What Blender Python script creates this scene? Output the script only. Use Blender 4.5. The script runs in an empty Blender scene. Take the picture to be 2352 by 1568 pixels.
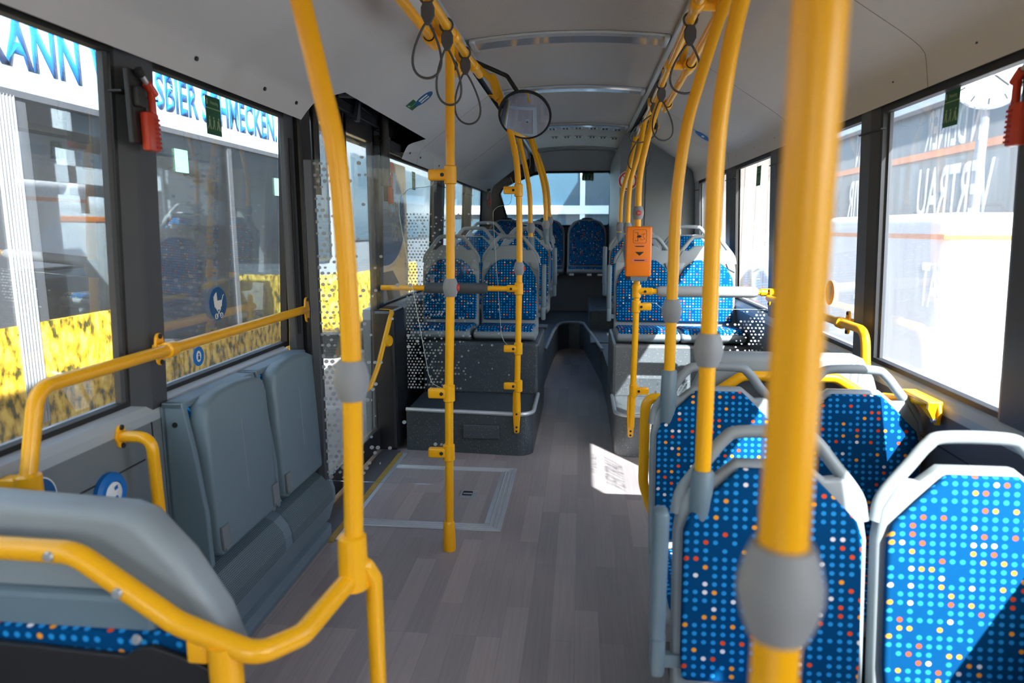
import bpy, bmesh, math, random
from mathutils import Vector, Matrix
random.seed(7)
C = bpy.context.scene
COL = C.collection
PI = math.pi

# ------------------------------------------------------------------ camera, light, exposure
FPX, VPX, VPY, CX, CY, CAMZ = 1568.0, 1335.0, 525.0, 1176.0, 784.0, 1.35
a = Vector(((VPX-CX)/FPX, (VPY-CY)/FPX, 1.0)).normalized()      # world +y in camera axes (right, down, forward)
u = Vector((0.0, -a.z, a.y)).normalized()                        # world +z
xx = a.cross(u)                                                  # world +x
def w_of(k): return Vector((xx[k], a[k], u[k]))
right, down, fwd = w_of(0), w_of(1), w_of(2)
cam_d = bpy.data.cameras.new('camera'); cam = bpy.data.objects.new('camera', cam_d); COL.objects.link(cam)
cam.matrix_world = Matrix(((right.x, -down.x, -fwd.x, 0), (right.y, -down.y, -fwd.y, 0), (right.z, -down.z, -fwd.z, CAMZ), (0, 0, 0, 1)))
cam_d.sensor_width = 36.0; cam_d.lens = FPX/2352*36.0; cam_d.clip_start = 0.02; cam_d.clip_end = 300
cam_d.dof.use_dof = True; cam_d.dof.focus_distance = 3.4; cam_d.dof.aperture_fstop = 3.0
C.camera = cam

SUN = Vector((-1.0, 1.57, -1.60)).normalized()                    # direction the light travels
wd = bpy.data.worlds.new('sky'); C.world = wd; wd.use_nodes = True
nt = wd.node_tree; bg = nt.nodes['Background']
sky = nt.nodes.new('ShaderNodeTexSky'); sky.sky_type = 'NISHITA'; sky.sun_disc = False
sky.sun_elevation = math.asin(-SUN.z); sky.sun_rotation = math.atan2(-SUN.x, -SUN.y)
sky.air_density = 1.0; sky.dust_density = 3.0
nt.links.new(sky.outputs[0], bg.inputs[0]); bg.inputs[1].default_value = 0.62
sl = bpy.data.lights.new('sun', 'SUN'); sl.energy = 26.0; sl.angle = 0.009; sl.color = (1.0, 0.95, 0.87)
so = bpy.data.objects.new('sun', sl); COL.objects.link(so); so.location = (10, -20, 15)
so.rotation_euler = SUN.to_track_quat('-Z', 'Y').to_euler()
C.view_settings.view_transform = 'Standard'; C.view_settings.look = 'None'; C.view_settings.gamma = 1.0
C.view_settings.use_curve_mapping = False; C.view_settings.exposure = 0.84
C.cycles.max_bounces = 10; C.cycles.diffuse_bounces = 6; C.cycles.glossy_bounces = 5
C.cycles.transparent_max_bounces = 24; C.cycles.transmission_bounces = 6
C.cycles.sample_clamp_indirect = 6.0; C.cycles.caustics_reflective = False

# ------------------------------------------------------------------ materials
def lin(c):
    c = c/255.0
    return c/12.92 if c <= 0.04045 else ((c+0.055)/1.055)**2.4
def rgb(r, g, b): return (lin(r), lin(g), lin(b), 1.0)
class N:
    def __init__(s, name):
        s.m = bpy.data.materials.new(name); s.m.use_nodes = True
        s.t = s.m.node_tree; s.t.nodes.clear()
        s.out = s.n('ShaderNodeOutputMaterial')
    def n(s, typ, **kw):
        nd = s.t.nodes.new(typ)
        for k, v in kw.items(): setattr(nd, k, v)
        return nd
    def l(s, o, i): s.t.links.new(o, i)
    def math(s, op, x, y=None, z=None):
        nd = s.n('ShaderNodeMath', operation=op)
        for i, v in enumerate((x, y, z)):
            if v is None: continue
            if isinstance(v, (int, float)): nd.inputs[i].default_value = v
            else: s.l(v, nd.inputs[i])
        return nd.outputs[0]
    def mix(s, f, x, y):
        nd = s.n('ShaderNodeMix', data_type='RGBA')
        for i, v in ((0, f), (6, x), (7, y)):
            if isinstance(v, (int, float)): nd.inputs[i].default_value = v
            elif isinstance(v, tuple): nd.inputs[i].default_value = v
            else: s.l(v, nd.inputs[i])
        return nd.outputs[2]
    def noise(s, scale, vec=None, detail=3.0):
        nd = s.n('ShaderNodeTexNoise'); nd.inputs['Scale'].default_value = scale; nd.inputs['Detail'].default_value = detail
        if vec is not None: s.l(vec, nd.inputs['Vector'])
        return nd.outputs[0]
    def obj(s): return s.n('ShaderNodeTexCoord').outputs['Object']
    def bsdf(s, col, rough=0.5, metal=0.0, spec=0.5, bump=None, bstr=0.1, bdist=0.002):
        b = s.n('ShaderNodeBsdfPrincipled')
        for k, v in (('Base Color', col), ('Roughness', rough), ('Metallic', metal), ('Specular IOR Level', spec)):
            if isinstance(v, (int, float, tuple)): b.inputs[k].default_value = v
            else: s.l(v, b.inputs[k])
        if bump is not None:
            bn = s.n('ShaderNodeBump'); bn.inputs['Strength'].default_value = bstr; bn.inputs['Distance'].default_value = bdist
            s.l(bump, bn.inputs['Height']); s.l(bn.outputs[0], b.inputs['Normal'])
        s.l(b.outputs[0], s.out.inputs[0])
        return b
def plain(name, col, rough=0.5, metal=0.0, var=0.08, scale=9.0, bump=0.0, bscale=300.0, spec=0.5):
    k = N(name); o = k.obj()
    n = k.noise(scale, o)
    c = k.mix(n, tuple(v*(1-var) for v in col[:3])+(1,), tuple(min(1, v*(1+var)) for v in col[:3])+(1,))
    bm_ = k.noise(bscale, o, 2.0) if bump else None
    k.bsdf(c, rough, metal, spec, bm_, bump, 0.001)
    return k.m
M = {}
M['yellow'] = plain('yellow_paint', (0.95, 0.455, 0.006, 1), 0.3, var=0.03, bump=0.05, bscale=500)
M['orange'] = plain('orange_plastic', rgb(247, 128, 10), 0.4, var=0.03)
M['grey_ball'] = plain('grey_rubber', rgb(140, 143, 148), 0.6, var=0.05, bump=0.1)
M['grey_plastic'] = plain('grey_seat_plastic', rgb(138, 148, 154), 0.42, var=0.04, bump=0.08)
M['bluegrey'] = plain('bluegrey_plastic', rgb(104, 124, 136), 0.45, var=0.05, bump=0.08)
M['panel'] = plain('grey_side_panel', rgb(112, 120, 126), 0.5, var=0.06, bump=0.1)
M['panel_dark'] = plain('dark_side_panel', rgb(82, 82, 86), 0.5, var=0.06, bump=0.1)
M['sill'] = plain('light_sill', rgb(165, 175, 182), 0.4, var=0.03)
M['pillar'] = plain('charcoal_pillar', rgb(66, 70, 76), 0.45, var=0.08, bump=0.08)
M['black'] = plain('black_rubber', rgb(26, 27, 30), 0.55, var=0.1)
M['black_gloss'] = plain('black_metal', rgb(32, 34, 38), 0.3, var=0.1)
M['charcoal'] = plain('charcoal_foam', rgb(72, 78, 84), 0.7, var=0.06, bump=0.1)
M['pad_grey'] = plain('grey_foam', rgb(152, 156, 158), 0.65, var=0.06, bump=0.1)
M['cord'] = plain('grey_cord', rgb(70, 71, 74), 0.6)
M['cove'] = plain('ceiling_lining', rgb(202, 202, 201), 0.6, var=0.02, bump=0.12, bscale=420)
M['steel'] = plain('steel', rgb(190, 195, 200), 0.35, 0.6, var=0.05)
M['alu'] = plain('brushed_aluminium', rgb(188, 196, 202), 0.38, 0.35, var=0.06)
M['white'] = plain('white_paint', rgb(235, 238, 240), 0.4, var=0.02)
M['white_print'] = plain('white_print', rgb(232, 236, 238), 0.5, var=0.02)
M['band'] = plain('pale_blue_roof_print', rgb(164, 184, 198), 0.5, var=0.02)
M['blue_print'] = plain('blue_print', rgb(8, 84, 140), 0.5, var=0.03)
M['sky_print'] = plain('bright_blue_print', rgb(8, 112, 196), 0.5, var=0.05)
M['green_print'] = plain('green_print', rgb(24, 92, 58), 0.5, var=0.05)
M['green_light'] = plain('light_green_print', rgb(120, 200, 160), 0.5, var=0.05)
M['amber_print'] = plain('amber_print', rgb(205, 140, 30), 0.5, var=0.05)
M['red'] = plain('red_orange_plastic', rgb(206, 66, 36), 0.4, var=0.05)
M['stop_red'] = plain('stop_button_red', rgb(200, 60, 45), 0.4, var=0.05)
M['sign_red'] = plain('sign_red', rgb(180, 45, 35), 0.5)
M['ink'] = plain('black_print', rgb(22, 20, 18), 0.6)
M['slot_pink'] = plain('pink_label', rgb(228, 120, 95), 0.6)
M['threshold'] = plain('yellow_threshold', rgb(170, 140, 60), 0.6, var=0.25, scale=30)
M['brown_print'] = plain('brown_print', rgb(150, 110, 75), 0.5, var=0.15)
M['glass_blue'] = plain('smoked_blue_print', rgb(62, 88, 130), 0.4, var=0.1)
M['hall_glass'] = plain('dark_teal_glazing', rgb(52, 74, 88), 0.3, var=0.25, scale=1.2)
M['coach_body'] = plain('silver_coach_paint', rgb(104, 112, 120), 0.35, var=0.05)
M['grey_print'] = plain('grey_print', rgb(120, 125, 132), 0.5)
M['asphalt'] = plain('pale_asphalt', rgb(134, 134, 134), 0.9, var=0.15, scale=3)

def m_speckle(name, base, dot, amount=0.64, rough=0.35):
    k = N(name); o = k.obj()
    v = k.n('ShaderNodeTexVoronoi'); v.inputs['Scale'].default_value = 120; k.l(o, v.inputs['Vector'])
    wn = k.n('ShaderNodeTexWhiteNoise'); k.l(v.outputs['Position'], wn.inputs['Vector'])
    near = k.math('LESS_THAN', v.outputs['Distance'], 0.22)
    f = k.math('MULTIPLY', near, k.math('GREATER_THAN', wn.outputs['Value'], amount))
    n = k.noise(5, o)
    b = k.mix(n, tuple(x*0.8 for x in base[:3])+(1,), tuple(x*1.15 for x in base[:3])+(1,))
    k.bsdf(k.mix(f, b, dot), rough, 0, 0.5, k.noise(200, o), 0.08)
    return k.m
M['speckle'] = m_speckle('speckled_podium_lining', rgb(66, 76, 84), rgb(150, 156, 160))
M['speckle_sunlit'] = m_speckle('sunlit_speckled_lining', rgb(112, 116, 120), rgb(190, 192, 194))  # lighter copy of the podium lining, its sunlit tone painted into the colour

def m_floor():
    k = N('wood_effect_floor'); o = k.obj()
    mp = k.n('ShaderNodeMapping'); mp.inputs['Rotation'].default_value = (0, 0, PI/2); k.l(o, mp.inputs['Vector'])
    br = k.n('ShaderNodeTexBrick'); br.offset = 0.37; br.offset_frequency = 3; k.l(mp.outputs[0], br.inputs['Vector'])
    for nm, v in (('Scale', 1.0), ('Brick Width', 0.52), ('Row Height', 0.082), ('Mortar Size', 0.0009), ('Bias', 0.0)):
        br.inputs[nm].default_value = v
    br.inputs['Color1'].default_value = rgb(138, 132, 135); br.inputs['Color2'].default_value = rgb(172, 163, 161)
    br.inputs['Mortar'].default_value = rgb(136, 130, 131)
    m2 = k.n('ShaderNodeMapping'); m2.inputs['Scale'].default_value = (60, 2.2, 1); k.l(o, m2.inputs['Vector'])
    g = k.noise(1.6, m2.outputs[0], 6)
    c = k.mix(0.35, br.outputs['Color'], k.mix(g, rgb(108, 102, 104), rgb(190, 181, 178)))
    r = k.math('MULTIPLY_ADD', g, 0.2, 0.38)
    k.bsdf(c, r, 0, 0.4, g, 0.08)
    return k.m
M['floor'] = m_floor()

def m_fabric():
    k = N('blue_dotted_moquette'); o = k.obj()
    sp = k.n('ShaderNodeSeparateXYZ'); k.l(o, sp.inputs[0])
    S = 0.0208
    uu = k.math('DIVIDE', k.math('ADD', sp.outputs[0], 5.0), S)
    vv = k.math('DIVIDE', k.math('ADD', k.math('MULTIPLY_ADD', sp.outputs[1], 0.9, sp.outputs[2]), 5.0), S)
    fu = k.math('SUBTRACT', k.math('FRACT', uu), 0.5); fv = k.math('SUBTRACT', k.math('FRACT', vv), 0.5)
    d = k.math('SQRT', k.math('ADD', k.math('MULTIPLY', fu, fu), k.math('MULTIPLY', fv, fv)))
    dot = k.n('ShaderNodeMapRange'); dot.inputs['From Min'].default_value = 0.31; dot.inputs['From Max'].default_value = 0.22
    k.l(d, dot.inputs['Value'])
    oi = k.n('ShaderNodeObjectInfo')
    cb = k.n('ShaderNodeCombineXYZ'); k.l(k.math('FLOOR', uu), cb.inputs[0]); k.l(k.math('FLOOR', vv), cb.inputs[1])
    k.l(k.math('MULTIPLY', oi.outputs['Random'], 50), cb.inputs[2])
    wn = k.n('ShaderNodeTexWhiteNoise'); k.l(cb.outputs[0], wn.inputs['Vector'])
    cr = k.n('ShaderNodeValToRGB'); cr.color_ramp.interpolation = 'CONSTANT'; k.l(wn.outputs['Value'], cr.inputs[0])
    base = (0.0005, 0.058, 0.18, 1)
    el = cr.color_ramp.elements; el[0].position = 0.0; el[0].color = rgb(40, 150, 222)
    el[1].position = 0.70; el[1].color = base
    for p, c in ((0.82, rgb(235, 84, 40)), (0.88, rgb(250, 165, 50)), (0.945, rgb(235, 235, 240))):
        e = el.new(p); e.color = c
    c = k.mix(dot.outputs[0], base, cr.outputs[0])
    b = k.bsdf(c, 0.9, 0, 0.08, k.noise(900, o, 2), 0.25, 0.001)
    return k.m
M['fabric'] = m_fabric()

def m_glass(name, tint, dirt, dcol=(0.9, 0.92, 0.95, 1), trans=0.5, refl=0.9, streak=True):
    """a clear pane with a reflecting face and a thin film of dust or print that scatters light"""
    k = N(name); o = k.obj()
    tr = k.n('ShaderNodeBsdfTransparent'); tr.inputs[0].default_value = tint
    gl = k.n('ShaderNodeBsdfGlossy'); gl.inputs['Roughness'].default_value = 0.01
    fr = k.n('ShaderNodeFresnel'); fr.inputs[0].default_value = 1.45
    m1 = k.n('ShaderNodeMixShader'); k.l(k.math('MULTIPLY', fr.outputs[0], refl*0.5), m1.inputs[0]); k.l(tr.outputs[0], m1.inputs[1]); k.l(gl.outputs[0], m1.inputs[2])
    df = k.n('ShaderNodeBsdfDiffuse'); df.inputs[0].default_value = dcol
    tl = k.n('ShaderNodeBsdfTranslucent'); tl.inputs[0].default_value = dcol
    m2 = k.n('ShaderNodeMixShader'); m2.inputs[0].default_value = trans; k.l(df.outputs[0], m2.inputs[1]); k.l(tl.outputs[0], m2.inputs[2])
    m3 = k.n('ShaderNodeMixShader')
    if streak:
        mp = k.n('ShaderNodeMapping'); mp.inputs['Scale'].default_value = (1, 26, 1.2); k.l(o, mp.inputs['Vector'])
        n = k.noise(2.5, mp.outputs[0], 5)
        f = k.math('MULTIPLY', k.math('MULTIPLY_ADD', n, 1.4, 0.3), dirt)
        k.l(f, m3.inputs[0])
    else: m3.inputs[0].default_value = dirt
    k.l(m1.outputs[0], m3.inputs[1]); k.l(m2.outputs[0], m3.inputs[2]); k.l(m3.outputs[0], k.out.inputs[0])
    return k.m
M['glass'] = m_glass('window_glass', (0.93, 0.96, 0.97, 1), 0.035)
M['glass_film'] = m_glass('filmed_window_glass', (0.84, 0.88, 0.92, 1), 0.035, trans=0.75)
M['film_letter'] = m_glass('film_lettering', (0.80, 0.82, 0.84, 1), 0.20, (0.9, 0.91, 0.93, 1), 0.75, 0.1, False)
M['screen'] = m_glass('screen_glass', (0.95, 0.975, 0.98, 1), 0.006, streak=False)
M['dark_glass'] = m_glass('tinted_glass', (0.42, 0.47, 0.50, 1), 0.012, (0.5, 0.52, 0.55, 1))
def m_advert(name, col):
    k = N(name); o = k.obj(); n = k.noise(40, o); c = k.mix(n, tuple(v*0.9 for v in col[:3])+(1,), col)
    df = k.n('ShaderNodeBsdfDiffuse'); tl = k.n('ShaderNodeBsdfTranslucent'); k.l(c, df.inputs[0]); k.l(c, tl.inputs[0])
    m = k.n('ShaderNodeMixShader'); m.inputs[0].default_value = 0.7; k.l(df.outputs[0], m.inputs[1]); k.l(tl.outputs[0], m.inputs[2]); k.l(m.outputs[0], k.out.inputs[0])
    return k.m
M['ad_white'] = m_advert('white_advert_film', rgb(250, 250, 250)); M['ad_blue'] = m_advert('blue_advert_film', rgb(138, 172, 226))
M['ad_red'] = m_advert('red_advert_film', rgb(250, 110, 88)); M['ad_brown'] = m_advert('brown_advert_film', rgb(232, 190, 140)); M['ad_grey'] = m_advert('grey_advert_film', rgb(150, 154, 160))
M['back_glass'] = m_glass('rear_glass', (0.62, 0.74, 0.80, 1), 0.03)

def m_rapeseed():
    k = N('rapeseed_print'); o = k.obj()
    mp = k.n('ShaderNodeMapping'); mp.inputs['Scale'].default_value = (1, 1, 0.55); k.l(o, mp.inputs['Vector'])
    n = k.noise(26, mp.outputs[0], 8)
    cr = k.n('ShaderNodeValToRGB'); k.l(n, cr.inputs[0])
    el = cr.color_ramp.elements; el[0].position = 0.38; el[0].color = rgb(52, 58, 20); el[1].position = 0.62; el[1].color = rgb(250, 214, 90)
    e = el.new(0.5); e.color = rgb(214, 168, 30)
    k.bsdf(cr.outputs[0], 0.4)
    return k.m
M['rapeseed'] = m_rapeseed()
def m_planks():
    k = N('weathered_boards'); o = k.obj()
    mp = k.n('ShaderNodeMapping'); mp.inputs['Rotation'].default_value = (PI/2, PI/2, 0); k.l(o, mp.inputs['Vector'])
    sp = k.n('ShaderNodeSeparateXYZ'); k.l(o, sp.inputs[0])
    cell = k.math('FLOOR', k.math('DIVIDE', sp.outputs[0], 0.16))
    gap = k.math('LESS_THAN', k.math('FRACT', k.math('DIVIDE', sp.outputs[0], 0.16)), 0.07)
    wn = k.n('ShaderNodeTexWhiteNoise', noise_dimensions='1D'); k.l(cell, wn.inputs['W'])
    m2 = k.n('ShaderNodeMapping'); m2.inputs['Scale'].default_value = (40, 1, 1.5); k.l(o, m2.inputs['Vector'])
    g = k.noise(1.2, m2.outputs[0], 6)
    c = k.mix(wn.outputs['Value'], rgb(98, 92, 88), rgb(126, 121, 118))
    c = k.mix(k.math('MULTIPLY', g, 0.7), c, rgb(66, 61, 58))
    c = k.mix(gap, c, rgb(60, 54, 50))
    k.bsdf(c, 0.8)
    return k.m
M['planks'] = m_planks()
def m_ribbed():
    k = N('ribbed_ceiling_panel'); o = k.obj()
    sp = k.n('ShaderNodeSeparateXYZ'); k.l(o, sp.inputs[0])
    s1 = k.math('SINE', k.math('MULTIPLY', sp.outputs[0], 2*PI/0.012)); s2 = k.math('SINE', k.math('MULTIPLY', sp.outputs[1], 2*PI/0.016))
    h = k.math('MULTIPLY', s1, s2)
    c = k.mix(k.math('MULTIPLY_ADD', h, 0.5, 0.5), rgb(156, 152, 149), rgb(200, 195, 190))
    k.bsdf(c, 0.38, 0.0, 0.5, h, 0.3, 0.002)
    return k.m
M['ribbed'] = m_ribbed()
def m_perforated():
    k = N('perforated_heater_grille'); o = k.obj()
    sp = k.n('ShaderNodeSeparateXYZ'); k.l(o, sp.inputs[0])
    S = 0.0085
    uu = k.math('DIVIDE', sp.outputs[1], S); v_ = k.math('DIVIDE', k.math('SUBTRACT', sp.outputs[2], sp.outputs[0]), S)
    odd = k.math('MULTIPLY', k.math('MODULO', k.math('FLOOR', k.math('ADD', v_, 1000)), 2), 0.5)
    fu = k.math('SUBTRACT', k.math('FRACT', k.math('ADD', k.math('ADD', uu, odd), 1000)), 0.5)
    fv = k.math('SUBTRACT', k.math('FRACT', k.math('ADD', v_, 1000)), 0.5)
    d = k.math('SQRT', k.math('ADD', k.math('MULTIPLY', fu, fu), k.math('MULTIPLY', fv, fv)))
    c = k.mix(k.math('LESS_THAN', d, 0.3), rgb(98, 118, 128), rgb(12, 14, 16))
    k.bsdf(c, 0.45)
    return k.m
M['perforated'] = m_perforated()
def m_mirror():
    k = N('mirror_face'); k.bsdf((0.82, 0.88, 0.92, 1), 0.02, 1.0); return k.m
M['mirror'] = m_mirror()
def m_lamp():
    k = N('clear_light_cover'); k.bsdf(rgb(200, 206, 212), 0.08, 0.55, 0.8); return k.m
M['cover'] = m_lamp()

# ------------------------------------------------------------------ geometry helpers
class MB:
    """collects shapes and links them as one mesh object"""
    def __init__(s): s.bm = bmesh.new(); s.sm = False
    def absorb(s, b, mtx=None):
        me = bpy.data.meshes.new('t'); b.to_mesh(me); b.free()
        if mtx is not None: me.transform(mtx)
        s.bm.from_mesh(me); bpy.data.meshes.remove(me); return s
    def box(s, lo, hi, bev=0.0, seg=2, mtx=None):
        b = bmesh.new(); bmesh.ops.create_cube(b, size=1.0)
        lo, hi = Vector(lo), Vector(hi)
        for v in b.verts: v.co = Vector([(lo[i]+hi[i])/2 + v.co[i]*abs(hi[i]-lo[i]) for i in range(3)])
        if bev: bmesh.ops.bevel(b, geom=b.edges[:], offset=bev, segments=seg, profile=0.5, affect='EDGES')
        return s.absorb(b, mtx)
    def tube(s, pts, r, seg=18, cap=True, r2=None):
        pts = [Vector(p) for p in pts]; n = len(pts)
        tang = []
        for i in range(n):
            t = (pts[min(i+1, n-1)]-pts[max(i-1, 0)]); tang.append(t.normalized())
        ref = Vector((0, 0, 1)) if abs(tang[0].z) < 0.9 else Vector((1, 0, 0))
        nrm = tang[0].cross(ref).normalized(); rings = []
        for i in range(n):
            if i:
                q = tang[i-1].rotation_difference(tang[i]); nrm = q @ nrm
                nrm = (nrm - tang[i]*nrm.dot(tang[i])).normalized()
            bn = tang[i].cross(nrm)
            rr = r if r2 is None else r+(r2-r)*i/(n-1)
            rings.append([s.bm.verts.new(pts[i]+nrm*math.cos(2*PI*k/seg)*rr+bn*math.sin(2*PI*k/seg)*rr) for k in range(seg)])
        for i in range(n-1):
            for k in range(seg):
                s.bm.faces.new((rings[i][k], rings[i][(k+1) % seg], rings[i+1][(k+1) % seg], rings[i+1][k]))
        if cap:
            s.bm.faces.new(rings[0][::-1]); s.bm.faces.new(rings[-1])
        s.sm = True; return s
    def loop(s, pts, r, seg=8):
        n = len(pts); pts = [Vector(p) for p in pts]; rings = []
        nrm = None
        for i in range(n):
            t = (pts[(i+1) % n]-pts[i-1]).normalized()
            if nrm is None:
                cen = sum(pts, Vector())/n; nrm = (pts[0]-cen)
            nrm = (nrm-t*nrm.dot(t)).normalized(); bn = t.cross(nrm)
            rings.append([s.bm.verts.new(pts[i]+nrm*math.cos(2*PI*k/seg)*r+bn*math.sin(2*PI*k/seg)*r) for k in range(seg)])
        for i in range(n):
            for k in range(seg):
                A, B = rings[i], rings[(i+1) % n]
                s.bm.faces.new((A[k], A[(k+1) % seg], B[(k+1) % seg], B[k]))
        s.sm = True; return s
    def lathe(s, prof, origin=(0, 0, 0), axis=(0, 0, 1), seg=28):
        ax = Vector(axis).normalized(); ref = Vector((1, 0, 0)) if abs(ax.x) < 0.9 else Vector((0, 1, 0))
        e1 = ax.cross(ref).normalized(); e2 = ax.cross(e1); o = Vector(origin); rings = []
        for r, h in prof:
            if r < 1e-6: rings.append([s.bm.verts.new(o+ax*h)]); continue
            rings.append([s.bm.verts.new(o+ax*h+(e1*math.cos(2*PI*k/seg)+e2*math.sin(2*PI*k/seg))*r) for k in range(seg)])
        for A, B in zip(rings, rings[1:]):
            for k in range(seg):
                if len(A) == 1 and len(B) == 1: continue
                if len(A) == 1: s.bm.faces.new((A[0], B[(k+1) % seg], B[k]))
                elif len(B) == 1: s.bm.faces.new((A[k], A[(k+1) % seg], B[0]))
                else: s.bm.faces.new((A[k], A[(k+1) % seg], B[(k+1) % seg], B[k]))
        for R_, fl in ((rings[0], 1), (rings[-1], 0)):
            if len(R_) > 2: s.bm.faces.new(R_[::-1] if fl else R_)
        s.sm = True; return s
    def prism(s, poly, o, e1, e2, depth, bev=0.0, seg=2, holes=()):
        """2-D polygon in the frame (o; e1, e2), extruded by depth along e1 x e2"""
        o, e1, e2 = Vector(o), Vector(e1).normalized(), Vector(e2).normalized(); n = e1.cross(e2)
        b = bmesh.new(); edges = []
        for lp in [poly]+list(holes):
            vs = [b.verts.new(o+e1*p[0]+e2*p[1]) for p in lp]
            edges += [b.edges.new((vs[i], vs[(i+1) % len(vs)])) for i in range(len(vs))]
        if holes: bmesh.ops.triangle_fill(b, use_beauty=True, edges=edges)
        else: b.faces.new(b.verts[:])
        ret = bmesh.ops.extrude_face_region(b, geom=b.faces[:])
        vs = [v for v in ret['geom'] if isinstance(v, bmesh.types.BMVert)]
        bmesh.ops.translate(b, verts=vs, vec=n*depth)
        bmesh.ops.recalc_face_normals(b, faces=b.faces[:])
        if bev:
            es = [e for e in b.edges if len(e.link_faces) == 2 and e.link_faces[0].normal.angle(e.link_faces[1].normal, 0) > 0.9]
            bmesh.ops.bevel(b, geom=es, offset=bev, segments=seg, profile=0.5, affect='EDGES')
        return s.absorb(b)
    def strip(s, prof_a, prof_b):
        A = [s.bm.verts.new(p) for p in prof_a]; B = [s.bm.verts.new(p) for p in prof_b]
        for i in range(len(A)-1): s.bm.faces.new((A[i], A[i+1], B[i+1], B[i]))
        return s
    def text(s, txt, o, e1, e2, size, sx=0.62, bold=0.03, depth=0.001, align='CENTER', fit=None):
        cu = bpy.data.curves.new('t', 'FONT'); cu.body = txt; cu.size = 1.0; cu.offset = bold; cu.align_x = align
        cu.extrude = 0.0; cu.resolution_u = 3
        ob = bpy.data.objects.new('t', cu); COL.objects.link(ob)
        dg = bpy.context.evaluated_depsgraph_get(); me = bpy.data.meshes.new_from_object(ob.evaluated_get(dg))
        bpy.data.objects.remove(ob); bpy.data.curves.remove(cu)
        if fit: sx = fit/(max(v.co.x for v in me.vertices)-min(v.co.x for v in me.vertices))/size
        o, e1, e2 = Vector(o), Vector(e1).normalized(), Vector(e2).normalized(); n = e1.cross(e2)
        for v in me.vertices: v.co = o+e1*(v.co.x*size*sx)+e2*(v.co.y*size)
        b = bmesh.new(); b.from_mesh(me); bpy.data.meshes.remove(me)
        ret = bmesh.ops.extrude_face_region(b, geom=b.faces[:])
        bmesh.ops.translate(b, verts=[v for v in ret['geom'] if isinstance(v, bmesh.types.BMVert)], vec=n*depth)
        return s.absorb(b)
    def build(s, name, mat, parent=None, smooth=None, off=None):
        me = bpy.data.meshes.new(name)
        bmesh.ops.remove_doubles(s.bm, verts=s.bm.verts[:], dist=1e-6)
        bmesh.ops.recalc_face_normals(s.bm, faces=s.bm.faces[:])
        if off is None and parent is not None:
            off = Vector(parent.location)
            if parent.parent: off = off+Vector(parent.parent.location)
        s.bm.to_mesh(me); s.bm.free()
        if off is not None: me.transform(Matrix.Translation(-Vector(off)))
        if smooth if smooth is not None else s.sm:
            for p in me.polygons: p.use_smooth = True
            try: me.set_sharp_from_angle(angle=math.radians(42))
            except Exception: pass
        me.materials.append(mat if not isinstance(mat, str) else M[mat])
        o = bpy.data.objects.new(name, me); COL.objects.link(o)
        if parent is not None: o.parent = parent
        return o
def arc(pts, rad=0.06, n=8):
    """polyline with filleted corners"""
    pts = [Vector(p) for p in pts]; out = [pts[0]]
    for i in range(1, len(pts)-1):
        p, q, r_ = pts[i-1], pts[i], pts[i+1]
        d1, d2 = (p-q), (r_-q); l1, l2 = d1.length, d2.length; d1.normalize(); d2.normalize()
        ang = d1.angle(d2); rr = rad[i-1] if isinstance(rad, (list, tuple)) else rad
        t = min(rr/math.tan(ang/2) if ang < 3.1 else 0.001, l1*0.48, l2*0.48)
        A, B = q+d1*t, q+d2*t
        for k in range(n+1):
            f = k/n; out.append((A*(1-f)+q*f)*(1-f)+(q*(1-f)+B*f)*f)
    out.append(pts[-1]); return out
def smooth_path(pts, n=8):
    pts = [Vector(p) for p in pts]; out = []
    P = [pts[0]*2-pts[1]]+pts+[pts[-1]*2-pts[-2]]
    for i in range(1, len(P)-2):
        p0, p1, p2, p3 = P[i-1], P[i], P[i+1], P[i+2]
        for k in range(n):
            t = k/n
            out.append(0.5*((2*p1)+(p2-p0)*t+(2*p0-5*p1+4*p2-p3)*t*t+(3*p1-p0-3*p2+p3)*t**3))
    out.append(pts[-1]); return out
def circle(r, n=24, sx=1.0, c=(0, 0)): return [(c[0]+r*sx*math.cos(2*PI*k/n), c[1]+r*math.sin(2*PI*k/n)) for k in range(n)]
def rrect(w, h, r, n=5, c=(0, 0)):
    out = []
    for cx_, cy_, a0 in ((w/2-r, h/2-r, 0), (-w/2+r, h/2-r, PI/2), (-w/2+r, -h/2+r, PI), (w/2-r, -h/2+r, 1.5*PI)):
        for k in range(n+1): out.append((c[0]+cx_+r*math.cos(a0+PI/2*k/n), c[1]+cy_+r*math.sin(a0+PI/2*k/n)))
    return out
def tag(o, label, cat, group=None, kind=None):
    if label: o['label'] = label
    if cat: o['category'] = cat
    if group: o['group'] = group
    if kind: o['kind'] = kind
    return o
def thing(name, label, cat, loc=(0, 0, 0), group=None):
    o = bpy.data.objects.new(name, None); COL.objects.link(o); o.location = loc; o.empty_display_size = 0.1
    return tag(o, label, cat, group)
def struct(o, label=None, cat=None):
    o['kind'] = 'structure'
    return tag(o, label, cat)
def copy_tree(root, loc, label, rotz=None, group=None):
    r = root.copy(); COL.objects.link(r); r.location = loc
    if rotz is not None: r.rotation_euler = (0, 0, rotz)
    r['label'] = label
    if group: r['group'] = group
    for ch in list(root.children):
        c = ch.copy(); COL.objects.link(c); c.parent = r
        for g in list(ch.children):
            d = g.copy(); COL.objects.link(d); d.parent = c
    return r
X, Y, Z = Vector((1, 0, 0)), Vector((0, 1, 0)), Vector((0, 0, 1))
YF, YB = -2.6, 9.0                                               # front and rear end of the modelled saloon

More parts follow.
